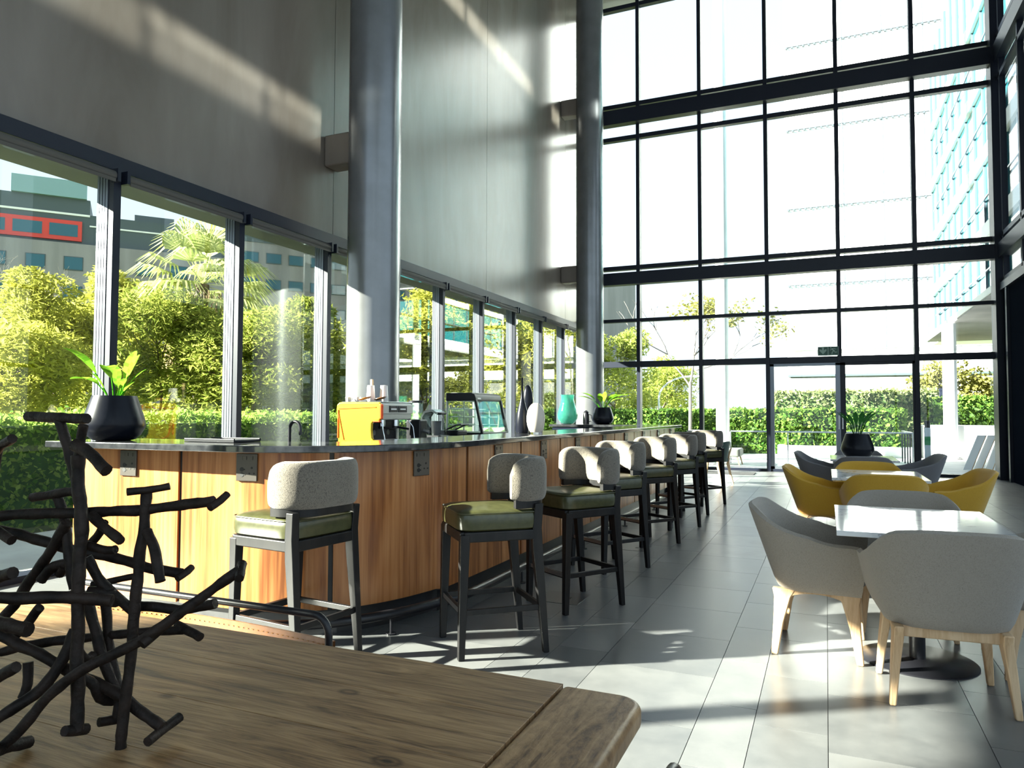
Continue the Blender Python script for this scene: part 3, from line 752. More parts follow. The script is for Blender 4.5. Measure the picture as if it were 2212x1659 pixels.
def sculpture():
    # cast twig sculpture standing on the wooden table, laid out in its own frame (x right, y away, z up)
    base=V(-1.095,.835,.74)
    rx=V(cos(YAW),sin(YAW),0); ry=V(-sin(YAW),cos(YAW),0)
    t=thing('twig_sculpture','openwork sculpture of dark bronze cast twigs standing on the wooden table','sculpture',tuple(base))
    S=1.18/1557.7
    rnd=random.Random(5)
    def P(px,py,dy=0.0):
        # local plan metres: origin 195 right, 1600 at the table top
        k=(1.18+dy)/1.18
        cam_x=(px-1106)*(1.18+dy)/1557.7; z=H+ (829.5-py)*(1.18+dy)/1557.7*1.0 + (1.18+dy)*.0405
        q=V(0,0,0)+rx*cam_x+ry*(1.18+dy); q.z=z
        return q-base
    def twig(pts,r,d0=0,d1=None,name='twig'):
        d1=d0 if d1 is None else d1; n=len(pts)
        Q=[P(x,y,d0+(d1-d0)*i/max(1,n-1)) for i,(x,y) in enumerate(pts)]
        C=resample(catmull(Q,6),.012) if n>2 else resample(Q,.012)
        rs=[r*(1+.16*noise.noise(c*60+V(r*1000,0,0))) for c in C]
        C=[c+V(noise.noise(c*25),noise.noise(c*25+V(5,0,0)),noise.noise(c*25+V(0,9,0)))*.0022 for c in C]
        mm=MB().tube(C,rs,10)
        mm.build(name,M['bronze'],t)
    T=twig
    T([(62,903),(130,905),(190,907)],.0088,.06,.0); T([(130,908),(145,955),(163,1010),(176,1060),(186,1120)],.0085,.03,.0)
    T([(182,922),(178,950),(172,990)],.0078,-.02,-.01)
    T([(163,963),(200,985),(235,1018)],.0095,-.03,-.06)
    T([(172,985),(175,1060),(184,1130),(182,1200),(180,1300),(182,1400),(184,1480),(187,1568)],.0098,-.02,-.04)
    T([(160,1570),(207,1564)],.0085,-.06,-.02)
    T([(280,1064),(325,1060),(370,1051)],.0062,-.02,.0); T([(322,1060),(318,1120),(310,1210),(302,1300),(297,1400),(290,1480),(283,1560),(280,1640)],.0088,0,-.02)
    T([(222,1652),(280,1645),(333,1637)],.0088,-.05,.01); T([(322,1150),(342,1185),(356,1254)],.0080,-.01,-.05)
    T([(-40,1122),(60,1112),(200,1108),(320,1101),(400,1091),(466,1082)],.0088,.04,-.02)
    T([(458,1098),(475,1085),(493,1066)],.0062,-.03,.0)
    T([(75,1077),(125,1070),(172,1064)],.0075,.05,.02); T([(128,1070),(142,1105),(152,1150),(160,1200),(172,1270)],.0078,.04,.02)
    T([(-40,1140),(50,1155),(150,1183),(250,1203),(330,1225),(402,1237)],.0085,.06,.02); T([(392,1247),(410,1236),(422,1224)],.006,.01,.04)
    T([(205,1115),(235,1140),(268,1168)],.0078,.0,-.04); T([(200,1180),(222,1150),(232,1130)],.007,.02,.0); T([(196,1178),(240,1190),(258,1187)],.007,-.01,-.02)
    T([(152,1130),(120,1190),(80,1250),(40,1310),(-10,1380)],.0088,.02,.08)
    T([(528,1228),(470,1268),(420,1305),(360,1350),(300,1388),(200,1438),(130,1490),(80,1550),(25,1610)],.0082,-.05,-.07)
    T([(525,1248),(529,1217)],.0075,-.07,-.03); T([(318,1388),(350,1358),(400,1322)],.0085,-.07,-.03)
    T([(-10,1618),(30,1606),(86,1590)],.0095,-.12,-.02)
    T([(196,1205),(225,1250),(262,1285),(300,1315)],.0085,.0,.02); T([(295,1307),(340,1308),(400,1314),(474,1301)],.0078,.02,.0)
    T([(-40,1287),(60,1291),(160,1288),(255,1295)],.0095,-.05,-.03); T([(200,1275),(255,1280),(262,1300)],.009,.0,.02)
    T([(208,1262),(250,1255),(300,1243)],.0055,.05,.06)
    T([(-20,1352),(50,1385),(110,1412),(160,1440),(220,1468),(270,1490),(315,1525),(350,1548),(368,1560)],.0092,.03,.0)
    T([(338,1590),(368,1566),(402,1540)],.0078,-.03,.04)
    T([(20,1405),(90,1388),(200,1374),(300,1364),(410,1355)],.0075,.07,.05); T([(395,1345),(418,1358),(442,1374)],.0078,.06,.03)
    T([(178,1355),(150,1420),(105,1480),(60,1515),(-20,1565)],.0090,.02,-.05)
    T([(-30,1332),(20,1345),(78,1358)],.0105,-.06,-.09); T([(-30,1490),(10,1462),(52,1435)],.0085,-.05,-.08)
    T([(202,1300),(222,1370),(245,1440),(272,1495),(270,1540)],.0085,.04,.02); T([(232,1550),(280,1540)],.0078,.0,.03)
    T([(240,1300),(246,1370),(258,1430),(272,1480)],.008,.07,.03); T([(78,1425),(80,1470),(68,1500)],.0078,.05,.04)
    T([(-10,985),(6,965),(30,950)],.0078,.04,.0); T([(0,965),(-6,1040),(-14,1120)],.007,.04,.05)
    T([(-20,1252),(8,1246),(38,1238)],.0098,-.03,-.06); T([(100,1252),(128,1222),(168,1214)],.0085,.04,.03); T([(140,1240),(150,1222)],.0078,.04,.03)
    T([(100,1310),(72,1345),(45,1378)],.0075,.05,.07); T([(0,1145),(35,1168)],.0085,.02,.0)
    T([(180,1450),(215,1470),(235,1500),(262,1504)],.0082,-.01,.03); T([(185,1400),(205,1420),(218,1410)],.0078,-.01,.02)
    # left side outside the frame so that it closes up from the side
    T([(-120,1080),(-110,1250),(-118,1400),(-105,1560)],.0095,.02,.0); T([(-150,1565),(-60,1572)],.0085,-.04,.02); T([(-160,1290),(-40,1295)],.009,.0,-.05)
sculpture()

# ================================================================== THINGS ON THE BAR
def pot(label,loc,s,plant,seed,mat='pot'):
    r=[(0,.0),(.105,.0),(.13,.006),(.165,.035),(.192,.085),(.195,.115),(.185,.16),(.165,.22),(.145,.28),(.137,.303),(.128,.303),(.135,.275),(.15,.24),(0,.24)]
    t=thing('planter',label,'planter',loc)
    MB().lathe([(a*s,b*s) for a,b in r],n=48).build('pot_body',M[mat],t)
    MB().lathe([(0,.262*s),(.138*s,.262*s),(.138*s,.25*s)],n=32).build('soil',M['soil'],t)
    rnd=random.Random(seed)
    for (a,ln,lean,wd) in plant:
        m=MB(); st=MB(); a=math.radians(a); d=V(cos(a),sin(a),0); c=V(-sin(a),cos(a),0); z0=.26*s
        tip0=V(0,0,z0)+d*.03
        p1=tip0+d*ln*lean*.35+V(0,0,ln*.40)
        st.tube([tip0,(tip0+p1)/2+V(0,0,.01),p1],.004,6); 
        rows=[]
        for i in range(9):
            q=i/8; ww=wd*sin(PI*min(1,q*.92+.04))**.8
            dr=p1+d*ln*.62*(lean*(q+q*q*.25))+V(0,0,ln*.62*(q*(1-lean*.35)-q*q*lean*.35))
            rows.append([dr-c*ww+V(0,0,ww*.30),dr,dr+c*ww+V(0,0,ww*.30)])
        m.grid(rows)
        for k in range(len(m.c)): m.c[k]=.25+.6*rnd.random()
        lf=m.build('leaf',M[plant_mat[0]],t,fixn=False); st.build('stem',M[plant_mat[0]],lf,fixn=False)
    return t
plant_mat=['lf_pot']
pot('large black planter with broad glossy leaves at the left end of the bar',(-4.14,3.19,1.091),.93,
    [(200,.46,.62,.058),(150,.40,.9,.055),(185,.28,1.1,.044),(95,.38,.30,.042),(30,.34,.3,.04),(60,.27,.5,.032),(-20,.20,.7,.022),(330,.24,.25,.026),(10,.17,.6,.02),(250,.22,.45,.028),(110,.18,.4,.02)],3)
pot('black planter with spreading leaves on the far end of the bar, beside the teal vase',(-3.36,11.45,1.091),.92,
    [(170,.42,.8,.055),(120,.34,.5,.05),(200,.36,.95,.05),(20,.36,.6,.05),(-10,.40,.95,.05),(40,.30,.9,.045),(270,.30,.6,.045),(90,.34,.3,.04),(330,.42,1.1,.05),(-30,.36,.75,.05)],4)
plant_mat[0]='lf_dark'
pot('black planter with dark narrow leaves on the farthest marble table',(.36,10.2,.7205),1.0,
    [(a,.36+.06*((a*7)%5)/5,.5+.1*((a*3)%6),.026) for a in range(0,360,24)],5)
def on_bar():
    # tray, tap
    o=MB().box(-.2,.2,-.11,.11,0,.012).box(-.2,.2,-.11,-.1,.012,.022).box(-.2,.2,.1,.11,.012,.022).build('serving_tray',M['blackmetal'],bevel=.003,loc=(-3.40,3.36,1.091)); tag(o,'flat black tray lying on the bar to the right of the large planter','tray')
    t=thing('bar_tap','slim black gooseneck tap behind the front of the bar','tap',(-3.32,3.87,.88))
    MB().tube([(0,0,0),(0,0,.28)]+[(.045*(1-cos(PI*i/8)),.0,.28+.05*sin(PI*i/8)) for i in range(1,9)]+[(.09,0,.24)],.011,12).build('spout',M['blackmetal'],t)
    MB().tube([(0,0,0),(0,0,.03)],.022,16).build('base',M['blackmetal'],t); MB().tube([(0,.01,.05),(0,.07,.08)],.006,8).build('lever',M['blackmetal'],t)
    # vases
    t=MB().lathe([(0,0),(.055,0),(.060,.02),(.062,.10),(.052,.18),(.030,.26),(.014,.32),(.009,.40),(.008,.50),(.005,.50),(0,.49)],n=32).build('bottle_vase',M['pot'],loc=(-2.52,6.02,1.091)); tag(t,'tall black bottle vase with a long thin neck beside the white disc vase','vase')
    t=MB().lathe([(0,0),(.028,0),(.034,.05),(.045,.2),(.052,.30),(.045,.38),(.028,.43),(.012,.45),(0,.45)],n=32).build('bud_vase',M['pot'],loc=(-2.63,6.42,1.091)); tag(t,'slim black bud-shaped vase standing behind the long-necked black one','vase')
    m=MB(); rows=[]
    for j in range(17):
        a=PI*j/16; r=.132*sin(a)**.9 if 0<j<16 else 0; z=.13-.142*cos(a); row=[]
        for k in range(24):
            b=2*PI*k/24; row.append(V(r*.62*cos(b),r*.42*sin(b),max(0.012,z)))
        rows.append(row)
    m.grid(rows,closev=True); t=m.build('disc_vase',new('cream_ceramic',(.55,.49,.42),.35),loc=(-2.36,5.95,1.091)); t.rotation_euler=(0,0,.5); tag(t,'flattened round white ceramic vase on the bar between the black vases and the teal one','vase')
    m=MB().lathe([(0,0),(.07,0),(.11,.015),(.165,.09),(.172,.15),(.155,.23),(.125,.33),(.108,.40),(.112,.47),(.120,.49),(.116,.49),(.106,.47),(.102,.40),(.119,.33),(.149,.23),(.165,.15),(.158,.095),(.10,.02),(0,.012)],n=48)
    t=m.build('teal_vase',M['teal'],loc=(-3.97,11.45,1.091)); tag(t,'big teal glass vase at the far end of the bar left of the black planter','vase')
    t=thing('drinks_jug','small black lidded jug standing on the far end of the bar against the column','jug',(-3.66,11.5,1.091))
    MB().lathe([(0,0),(.05,0),(.055,.02),(.05,.15),(.04,.19),(0,.19)],n=24).build('jug_body',M['blackmetal'],t); MB().lathe([(.042,.19),(.045,.20),(.03,.215),(.01,.23),(0,.23)],n=24).build('lid',M['blackmetal'],t)
    MB().tube([(.05,0,.16),(.09,0,.15),(.09,0,.06),(.052,0,.04)],.007,8).build('handle',M['blackmetal'],t)
on_bar()
def espresso():
    t=thing('espresso_machine','yellow espresso machine with red trim and chrome front on the service counter','espresso machine',(-4.22,6.25,.90))
    # local: front faces +X, side profile in X-Z, width along Y
    def prof(sc_=1.0):
        return [(-.25,.0),(.29,.0),(.30,.035),(.28,.065),(.19,.08),(.15,.12),(.14,.20),(.145,.265),(.165,.285),(.235,.295),(.25,.32),(.25,.45),(.235,.475),(-.24,.475),(-.27,.45),(-.275,.40),(-.255,.15)]
    for y,nm in ((-.33,'side_panel'),):
        MB().prism(prof(),lambda u,v,tt:(u,tt,v),y,y+.04).build(nm,M['yellowp'],t,bevel=.012,seg=3)
    # red trim along the near panel's front edge
    for y in (-.34,):
        MB().box(.235,.262,y+.005,y+.045,.31,.455).box(.16,.24,y+.008,y+.042,.278,.295).build('red_trim',M['redp'],t,bevel=.008)
        MB().box(.285,.308,y+.005,y+.045,.0,.07).build('red_trim',M['redp'],t,bevel=.008)
    MB().box(-.255,-.245,-.338,-.328,.12,.40).bar((-.25,-.333,.41),(.2,-.333,.425),.006,.008).bar((-.25,-.333,.38),(-.18,-.333,.10),.006,.008).bar((-.18,-.333,.10),(-.02,-.333,.045),.006,.008).build('groove_trim',M['redp'],t)
    MB().box(-.25,.22,-.29,.29,.30,.47).box(-.25,.03,-.29,.29,.02,.30).build('body',M['steel'],t,bevel=.01)
    MB().box(-.24,.225,-.29,.29,.465,.482).build('cup_tray',M['chrome'],t,bevel=.004)
    MB().box(.215,.24,-.285,.285,.36,.455).build('upper_panel',M['steel'],t,bevel=.004)
    MB().box(.24,.245,-.16,-.02,.375,.44).box(.24,.245,.0,.16,.375,.44).build('display',M['blackmetal'],t)
    for y in (-.09,.08): MB().box(.245,.249,y-.05,y+.05,.40,.415).build('button',M['whitegloss'],t)
    MB().box(.03,.036,-.28,.28,.10,.29).build('splash_plate',M['blackmetal'],t)
    for y in (-.13,.12):
        g=MB().tube([(.13,y,.30),(.13,y,.235)],.036,20).build('group_head',M['chrome'],t)
        MB().tube([(.15,y,.225),(.29,y,.205)],.012,10).tube([(.13,y,.235),(.13,y,.21)],.034,20).build('portafilter',M['blackmetal'],g)
        MB().tube([(.037,y,.17),(.042,y,.17)],.028,18).build('gauge',M['chrome'],t)
    MB().tube([(.20,-.27,.30),(.24,-.275,.25),(.24,-.275,.21),(.28,-.28,.06)],.006,8).build('steam_wand',M['chrome'],t)
    MB().tube([(.20,.25,.30),(.25,.255,.24),(.26,.26,.22),(.28,.262,.08)],.006,8).build('steam_wand',M['chrome'],t)
    MB().tube([(.26,-.29,.085),(.26,.29,.085)],.022,14).build('drip_rail',M['chrome'],t)
    MB().box(.03,.26,-.28,.28,.02,.07).build('drip_tray',M['steel'],t,bevel=.004)
    for x,y in ((-.2,-.25),(-.2,.25),(.2,-.25),(.2,.25)): MB().cyl(x,y,-.0,.03,.02).build('foot',M['blackmetal'],t)
    # cups
    z=.90+.483
    m=MB().lathe([(.044,0),(.046,.01),(.040,.10),(.036,.165),(.0,.168)],n=28)
    for j,(x,y,lb) in enumerate(((-4.23,6.13,'tall white inverted cup stack on the coffee machine, left one'),(-4.12,6.20,'tall white inverted cup stack on the coffee machine, right one'))):
        mm=MB(); mm.v=list(m.v); mm.f=list(m.f); mm.sm=list(m.sm); mm.c=list(m.c)
        o=mm.build('paper_cup_stack',M['whitegloss'],loc=(x,y,z)); tag(o,lb,'cups','white cups on the coffee machine')
    for (x,y,lb) in ((-4.42,6.02,'small white cup lying nearest the left end of the coffee machine top'),(-4.34,6.06,'small white cup just right of the leftmost one on the coffee machine')):
        c=thing('espresso_cup',lb,'cup',(x,y,z),0,'small cups on the coffee machine')
        MB().lathe([(0,0),(.02,0),(.03,.02),(.033,.045),(.030,.045),(.026,.02),(0,.008)],n=20).build('bowl',M['whitegloss'],c); MB().tube([(.03,0,.035),(.048,0,.03),(.045,0,.015),(.027,0,.013)],.003,6).build('handle',M['whitegloss'],c)
    for (x,y,lb) in ((-4.20,5.99,'brown saucer propped on the coffee machine in front of the cup stacks'),(-4.08,6.08,'dark saucer propped on the coffee machine, right of the brown one')):
        o=MB().lathe([(0,0),(.045,.0),(.065,.012),(.063,.016),(.04,.006),(0,.005)],n=28).build('saucer',M['tan'],loc=(x,y,z+.02)); o.rotation_euler=(.0,-.25,.3); tag(o,lb,'saucer','saucers on the coffee machine')
    g=thing('pepper_mill','tall turned wooden pepper mill on top of the coffee machine','pepper mill',(-4.28,6.22,z))
    MB().lathe([(0,0),(.022,0),(.024,.02),(.014,.05),(.018,.07),(.012,.10),(.016,.13),(.012,.15)],n=20).build('mill_body',M['bark'],g)
    MB().box(-.014,.014,-.014,.014,.15,.23).build('mill_head',M['oak'],g,bevel=.005)
espresso()
def appliances():
    g=thing('coffee_grinder','coffee grinder with a smoky clear hopper behind the coffee machine','grinder',(-4.12,6.83,.90))
    MB().box(-.08,.1,-.08,.08,0,.30).build('body',M['blackmetal'],g,bevel=.02); MB().lathe([(.045,.30),(.075,.36),(.08,.48),(.078,.48),(.072,.36),(.04,.30)],n=28).build('hopper',M['clear'],g)
    MB().tube([(0,0,.48),(0,0,.505)],.083,28).build('lid',M['blackmetal'],g); MB().tube([(.09,0,.18),(.17,0,.16)],.02,12).build('spout',M['steel'],g)
    b=thing('blender_hood','clear domed blender cover with a curved silver back, right of the coffee machine','blender',(-4.05,7.15,.90))
    MB().box(-.12,.12,-.1,.1,0,.12).build('base',M['blackmetal'],b,bevel=.01)
    rows=[]
    for j in range(9):
        a=PI/2*j/8; rows.append([V(.13*cos(a)*cos(q)*1.0,.11*cos(a)*sin(q),.12+ .20*(1 if j==0 else 1)*0+ .26*sin(a)) for q in [2*PI*k/24 for k in range(24)]])
    MB().grid(rows,closev=True).build('dome',M['clear'],b)
    MB().prism([(-.14,.12),(-.14,.33),(-.10,.39),(.0,.41),(.08,.37),(.07,.35),(0,.385),(-.085,.37),(-.12,.32),(-.12,.12)],lambda u,v,tt:(u,tt,v),-.1,.1).build('silver_back',M['chrome'],b)
    MB().lathe([(0,.12),(.05,.12),(.065,.28),(.0,.28)],n=20).build('jug',M['blackmetal'],b)
    p=thing('sandwich_press','black sandwich press with steel control panel between the blender and the display case','sandwich press',(-4.05,7.52,.90))
    MB().box(-.15,.17,-.13,.13,.0,.10).build('base',M['blackmetal'],p,bevel=.01); MB().box(.17,.178,-.1,.1,.01,.085).build('control_panel',M['steel'],p)
    MB().tube([(.178,-.03,.05),(.192,-.03,.05)],.018,16).build('dial',M['blackmetal'],p); MB().tube([(.178,.04,.05),(.192,.04,.05)],.018,16).build('dial',M['blackmetal'],p)
    l=MB().box(-.15,.15,-.12,.12,.11,.17).build('lid',M['blackmetal'],p,bevel=.015)
    MB().tube([(-.02,-.12,.17),(.12,-.12,.23),(.17,-.1,.235),(.17,.1,.235),(.12,.12,.23),(-.02,.12,.17)],.01,8).build('handle',M['blackmetal'],l)
    d=thing('display_case','glass countertop display case with dark metal frame and three shelves','display case',(-4.10,8.3,.90))
    # local: front +X slanted, width Y 0.76
    w=.38; bk=M['dark']
    MB().box(-.25,.27,-w,w,0,.13).build('base',M['blackmetal'],d,bevel=.008)
    MB().prism([(-.25,.52),(-.25,.62),(.10,.62),(.15,.60),(.17,.55),(.165,.52)],lambda u,v,tt:(u,tt,v),-w,w).build('top_hood',M['blackmetal'],d,bevel=.006)
    MB().box(-.22,.08,-.3,.3,.621,.625).build('light_strip',M['steel'],d)
    for y in (-w+.012,w-.012):
        MB().bar((.16,y,.53),(.255,y,.12),.03,.03).build('frame_post',M['blackmetal'],d); MB().bar((-.235,y,.12),(-.235,y,.53),.02).build('frame_post',M['steel'],d); MB().bar((-.0,y,.12),(-.0,y,.53),.012).build('frame_post',M['steel'],d)
    MB().hexa([V(.25,-w,.12),V(.256,-w,.12),V(.256,w,.12),V(.25,w,.12)],[V(.155,-w,.53),V(.161,-w,.53),V(.161,w,.53),V(.155,w,.53)]).build('front_glass',M['clear'],d)
    for y in (-w,w-.004): MB().prism([(-.24,.12),(.25,.12),(.16,.53),(-.24,.53)],lambda u,v,tt:(u,tt,v),y,y+.004).build('side_glass',M['clear'],d)
    for z in (.22,.32,.42):
        MB().box(-.22,.12+(.45-z)*.1,-w+.03,w-.03,z,z+.008).build('shelf',M['clear'],d)
        MB().box(-.22,-.21,-w+.03,w-.03,z-.004,z+.01).bar((-.22,-w+.035,z),(.13,-w+.035,z),.008).bar((-.22,w-.035,z),(.13,w-.035,z),.008).build('shelf_rail',M['steel'],d)
    MB().tube([(.27,-.2,.07),(.276,-.2,.07)],.022,18).build('badge',M['steel'],d)
    MB().box(.166,.170,-.33,-.24,.54,.56).build('label_plate',M['whitegloss'],d)
appliances()

# ================================================================== SIGN, GREEN CHAIR, MAT, FLOOR PLATES, DISPENSER
def misc():
    s=thing('exit_sign','dark green emergency exit sign with down arrow and running man above the glass doors','exit sign',(.055,FY-.16,2.525))
    MB().box(-.205,.205,-.025,.02,0,.195).build('case',M['signw'],s,bevel=.003)
    for a,b in ((-.195,-.008),(.008,.195)): MB().box(a,b,-.028,-.024,.015,.185).build('sign_face',M['sign'],s)
    cx=-.10
    MB().prism([(cx-.02,.175),(cx+.02,.175),(cx+.02,.115),(cx+.065,.145),(cx+.07,.105),(cx,.03),(cx-.07,.105),(cx-.065,.145),(cx-.02,.115)],lambda u,v,tt:(u,tt,v),-.031,-.0275).build('arrow',M['signw'],s)
    m=MB(); cx=.10; f=lambda a,b,w: m.bar((cx+a[0],-.0295,a[1]),(cx+b[0],-.0295,b[1]),.003,w,up=V(0,1,0)) if False else m.prism([(cx+a[0]-w*(b[1]-a[1])/max(1e-3,math.hypot(b[0]-a[0],b[1]-a[1]))/2,a[1]+w*(b[0]-a[0])/max(1e-3,math.hypot(b[0]-a[0],b[1]-a[1]))/2),(cx+b[0]-w*(b[1]-a[1])/max(1e-3,math.hypot(b[0]-a[0],b[1]-a[1]))/2,b[1]+w*(b[0]-a[0])/max(1e-3,math.hypot(b[0]-a[0],b[1]-a[1]))/2),(cx+b[0]+w*(b[1]-a[1])/max(1e-3,math.hypot(b[0]-a[0],b[1]-a[1]))/2,b[1]-w*(b[0]-a[0])/max(1e-3,math.hypot(b[0]-a[0],b[1]-a[1]))/2),(cx+a[0]+w*(b[1]-a[1])/max(1e-3,math.hypot(b[0]-a[0],b[1]-a[1]))/2,a[1]-w*(b[0]-a[0])/max(1e-3,math.hypot(b[0]-a[0],b[1]-a[1]))/2)],lambda u,v,tt:(u,tt,v),-.031,-.0275)
    f((-.03,.145),(.02,.095),.028); f((.02,.095),(.04,.065),.018); f((.04,.065),(.075,.075),.016); f((.01,.095),(-.02,.07),.018); f((-.02,.07),(-.025,.03),.016)
    f((-.025,.14),(-.06,.115),.012); f((-.02,.15),(.03,.15),.012); f((.03,.15),(.045,.13),.012)
    m.prism([(cx-.045+.014*cos(2*PI*i/12),.165+.014*sin(2*PI*i/12)) for i in range(12)],lambda u,v,tt:(u,tt,v),-.031,-.0275)
    m.build('running_man',M['signw'],s)
    # green chair
    c=thing('green_chair','dark green upholstered chair with curved light wood legs past the last bar stool','chair',(-1.88,13.45,0),math.radians(75))
    rows=[]
    for i in range(13):
        u=-1+2*i/12; row=[]
        for j in range(9):
            v=j/8; wv=.20+.05*sin(PI*v*.8); row.append(V(wv*u,-.20-.05*v+.07*u*u,.42+.36*v- (.10*max(0,v-.7)*u*u)))
        rows.append(row+[V(r.x,r.y-.03,r.z) for r in row[::-1]])
    MB().grid(rows,closev=True).build('backrest',M['tealfab'],c)
    MB().box(-.22,.22,-.2,.22,.40,.47).build('seat',M['tealfab'],c,bevel=.025,seg=3)
    for sx in (-1,1):
        MB().tube([(sx*.24,-.24,.66),(sx*.235,-.19,.52),(sx*.23,-.18,.36),(sx*.235,-.22,.18),(sx*.24,-.27,0)],[.012,.02,.03,.02,.012],10).build('leg',M['oak'],c)
        MB().tube([(sx*.22,.2,.40),(sx*.23,.23,.2),(sx*.235,.25,0)],[.024,.018,.012],10).build('leg',M['oak'],c)
    m=MB().box(-.75,.75,-.3,.3,0,.012).build('door_mat',new('charcoal_mat',(.03,.03,.033),.95),loc=(-2.15,16.1,0.001)); tag(m,'charcoal door mat on the floor by the glass facade','mat')
    for x,y,lb in ((-1.68,4.75,'square metal floor outlet cover under the third bar stool'),(-1.70,6.78,'square metal floor outlet cover under the fifth bar stool')):
        o=thing('floor_outlet_cover',lb,'floor plate',(x,y,0.0),0,'floor outlet covers')
        MB().box(-.15,.15,-.15,.15,0,.003).build('plate',new('floor_plate_'+str(y),(.12,.12,.12),.35,.5),o); MB().box(.03,.06,-.02,.02,.003,.005).build('cable_flap',M['blackmetal'],o)
    d=thing('hand_sanitiser_stand','slim metal hand sanitiser stand with green label just outside the doors','dispenser',(1.97,17.65,.0))
    MB().box(-.06,.06,-.03,.03,.04,1.0).build('post',M['steel'],d,bevel=.004); MB().box(-.055,.055,-.045,-.03,.99,1.14).build('dispenser_head',M['blackmetal'],d,bevel=.006)
    MB().box(-.14,.14,-.12,.12,0,.04).build('foot_plate',M['steel'],d); MB().box(-.058,.058,-.034,-.031,.62,.80).build('green_label',new('green_label',(.02,.5,.16),.5),d)
misc()

# ================================================================== OUTDOORS
def leaves(mb,cents,n,ln,wd,rnd,flat=.4,surface=.6,sun=True):
    for _ in range(n):
        c,r=rnd.choice(cents); d=V(rnd.gauss(0,1),rnd.gauss(0,1),rnd.gauss(0,1)).normalized()
        rr=r*(rnd.random()**(1/3)*(1-surface)+surface*(.75+.3*rnd.random())); p=c+V(d.x*rr,d.y*rr,d.z*rr*.75)
        a=V(rnd.gauss(0,1),rnd.gauss(0,1),rnd.gauss(0,1)*(1-flat)+d.z*.3).normalized(); b=a.cross(V(rnd.gauss(0,1),rnd.gauss(0,1),rnd.gauss(0,1))).normalized()
        l=ln*(.6+.8*rnd.random()); w=wd*(.6+.8*rnd.random())
        mb.add([p-a*l*.5,p+b*w*.5,p+a*l*.5,p-b*w*.5],[(0,1,2,3)],False,tone=rnd.random())
def grow(mb,p,d,ln,r,lev,rnd,tips,spread=.6,up=.15,n=6):
    q=p.copy(); pts=[p.copy()]; dd=d.copy()
    for i in range(3):
        dd=(dd+V(rnd.gauss(0,.16),rnd.gauss(0,.16),rnd.gauss(0,.08)+up*.3)).normalized(); q=q+dd*ln/3; pts.append(q.copy())
    mb.tube(pts,[r,r*.9,r*.78,r*.66],n,False)
    tips.append((q.copy(),lev))
    if lev<=0: return
    for k in range(2 if rnd.random()<.6 else 3):
        nd=(dd+V(rnd.gauss(0,spread),rnd.gauss(0,spread),rnd.gauss(0,spread*.5)+up)).normalized()
        grow(mb,q,nd,ln*(.66+.2*rnd.random()),r*.62,lev-1,rnd,tips,spread,up,max(4,n-1))
def tree(label,x,y,h,crown,mat,n,seed,ln=.26,wd=.05,name='tree',bark='bark',trunk=.45,lev=4,spread=.65,r0=.11,group=None,clr=.42,lowfill=True,loc_z=-.1):
    rnd=random.Random(seed); t=thing(name,label,'tree',(x,y,loc_z),group=group)
    m=MB(); tips=[]; th=h*trunk
    grow(m,V(0,0,0),V(rnd.gauss(0,.05),rnd.gauss(0,.05),1),th,r0,lev,rnd,tips,spread,.22)
    zs=max(p.z for p,l in tips); rs=max(math.hypot(p.x,p.y) for p,l in tips)
    kz=(h*.92)/zs; kr=(crown*.85)/rs
    m.v=[(v[0]*(kr if v[2]>.05 else 1),v[1]*(kr if v[2]>.05 else 1),v[2]*kz) for v in m.v]
    m.build('trunk',M[bark],t,fixn=False)
    cents=[(V(p.x*kr,p.y*kr,p.z*kz),clr*(.7+.6*rnd.random())) for p,l in tips if l<=1]
    if lowfill:
        for _ in range(26):
            a=rnd.uniform(0,6.28); q=crown*.8*math.sqrt(rnd.random()); cents.append((V(q*cos(a),q*sin(a),h*rnd.uniform(.30,.62)),clr*.9))
    if lowfill: cents+=[(V(p.x*kr,p.y*kr,p.z*kz*.85),clr) for p,l in tips if l==2]
    m=MB(); leaves(m,cents,n,ln,wd,rnd); m.build('foliage',M[mat],t,fixn=False)
    return t
def wp(px,depth): # plan position along a viewing direction, outdoors layout
    v=V(-sin(YAW),cos(YAW),0)*depth+V(cos(YAW),sin(YAW),0)*((px-1106)*depth/F_PX); return v.x,v.y
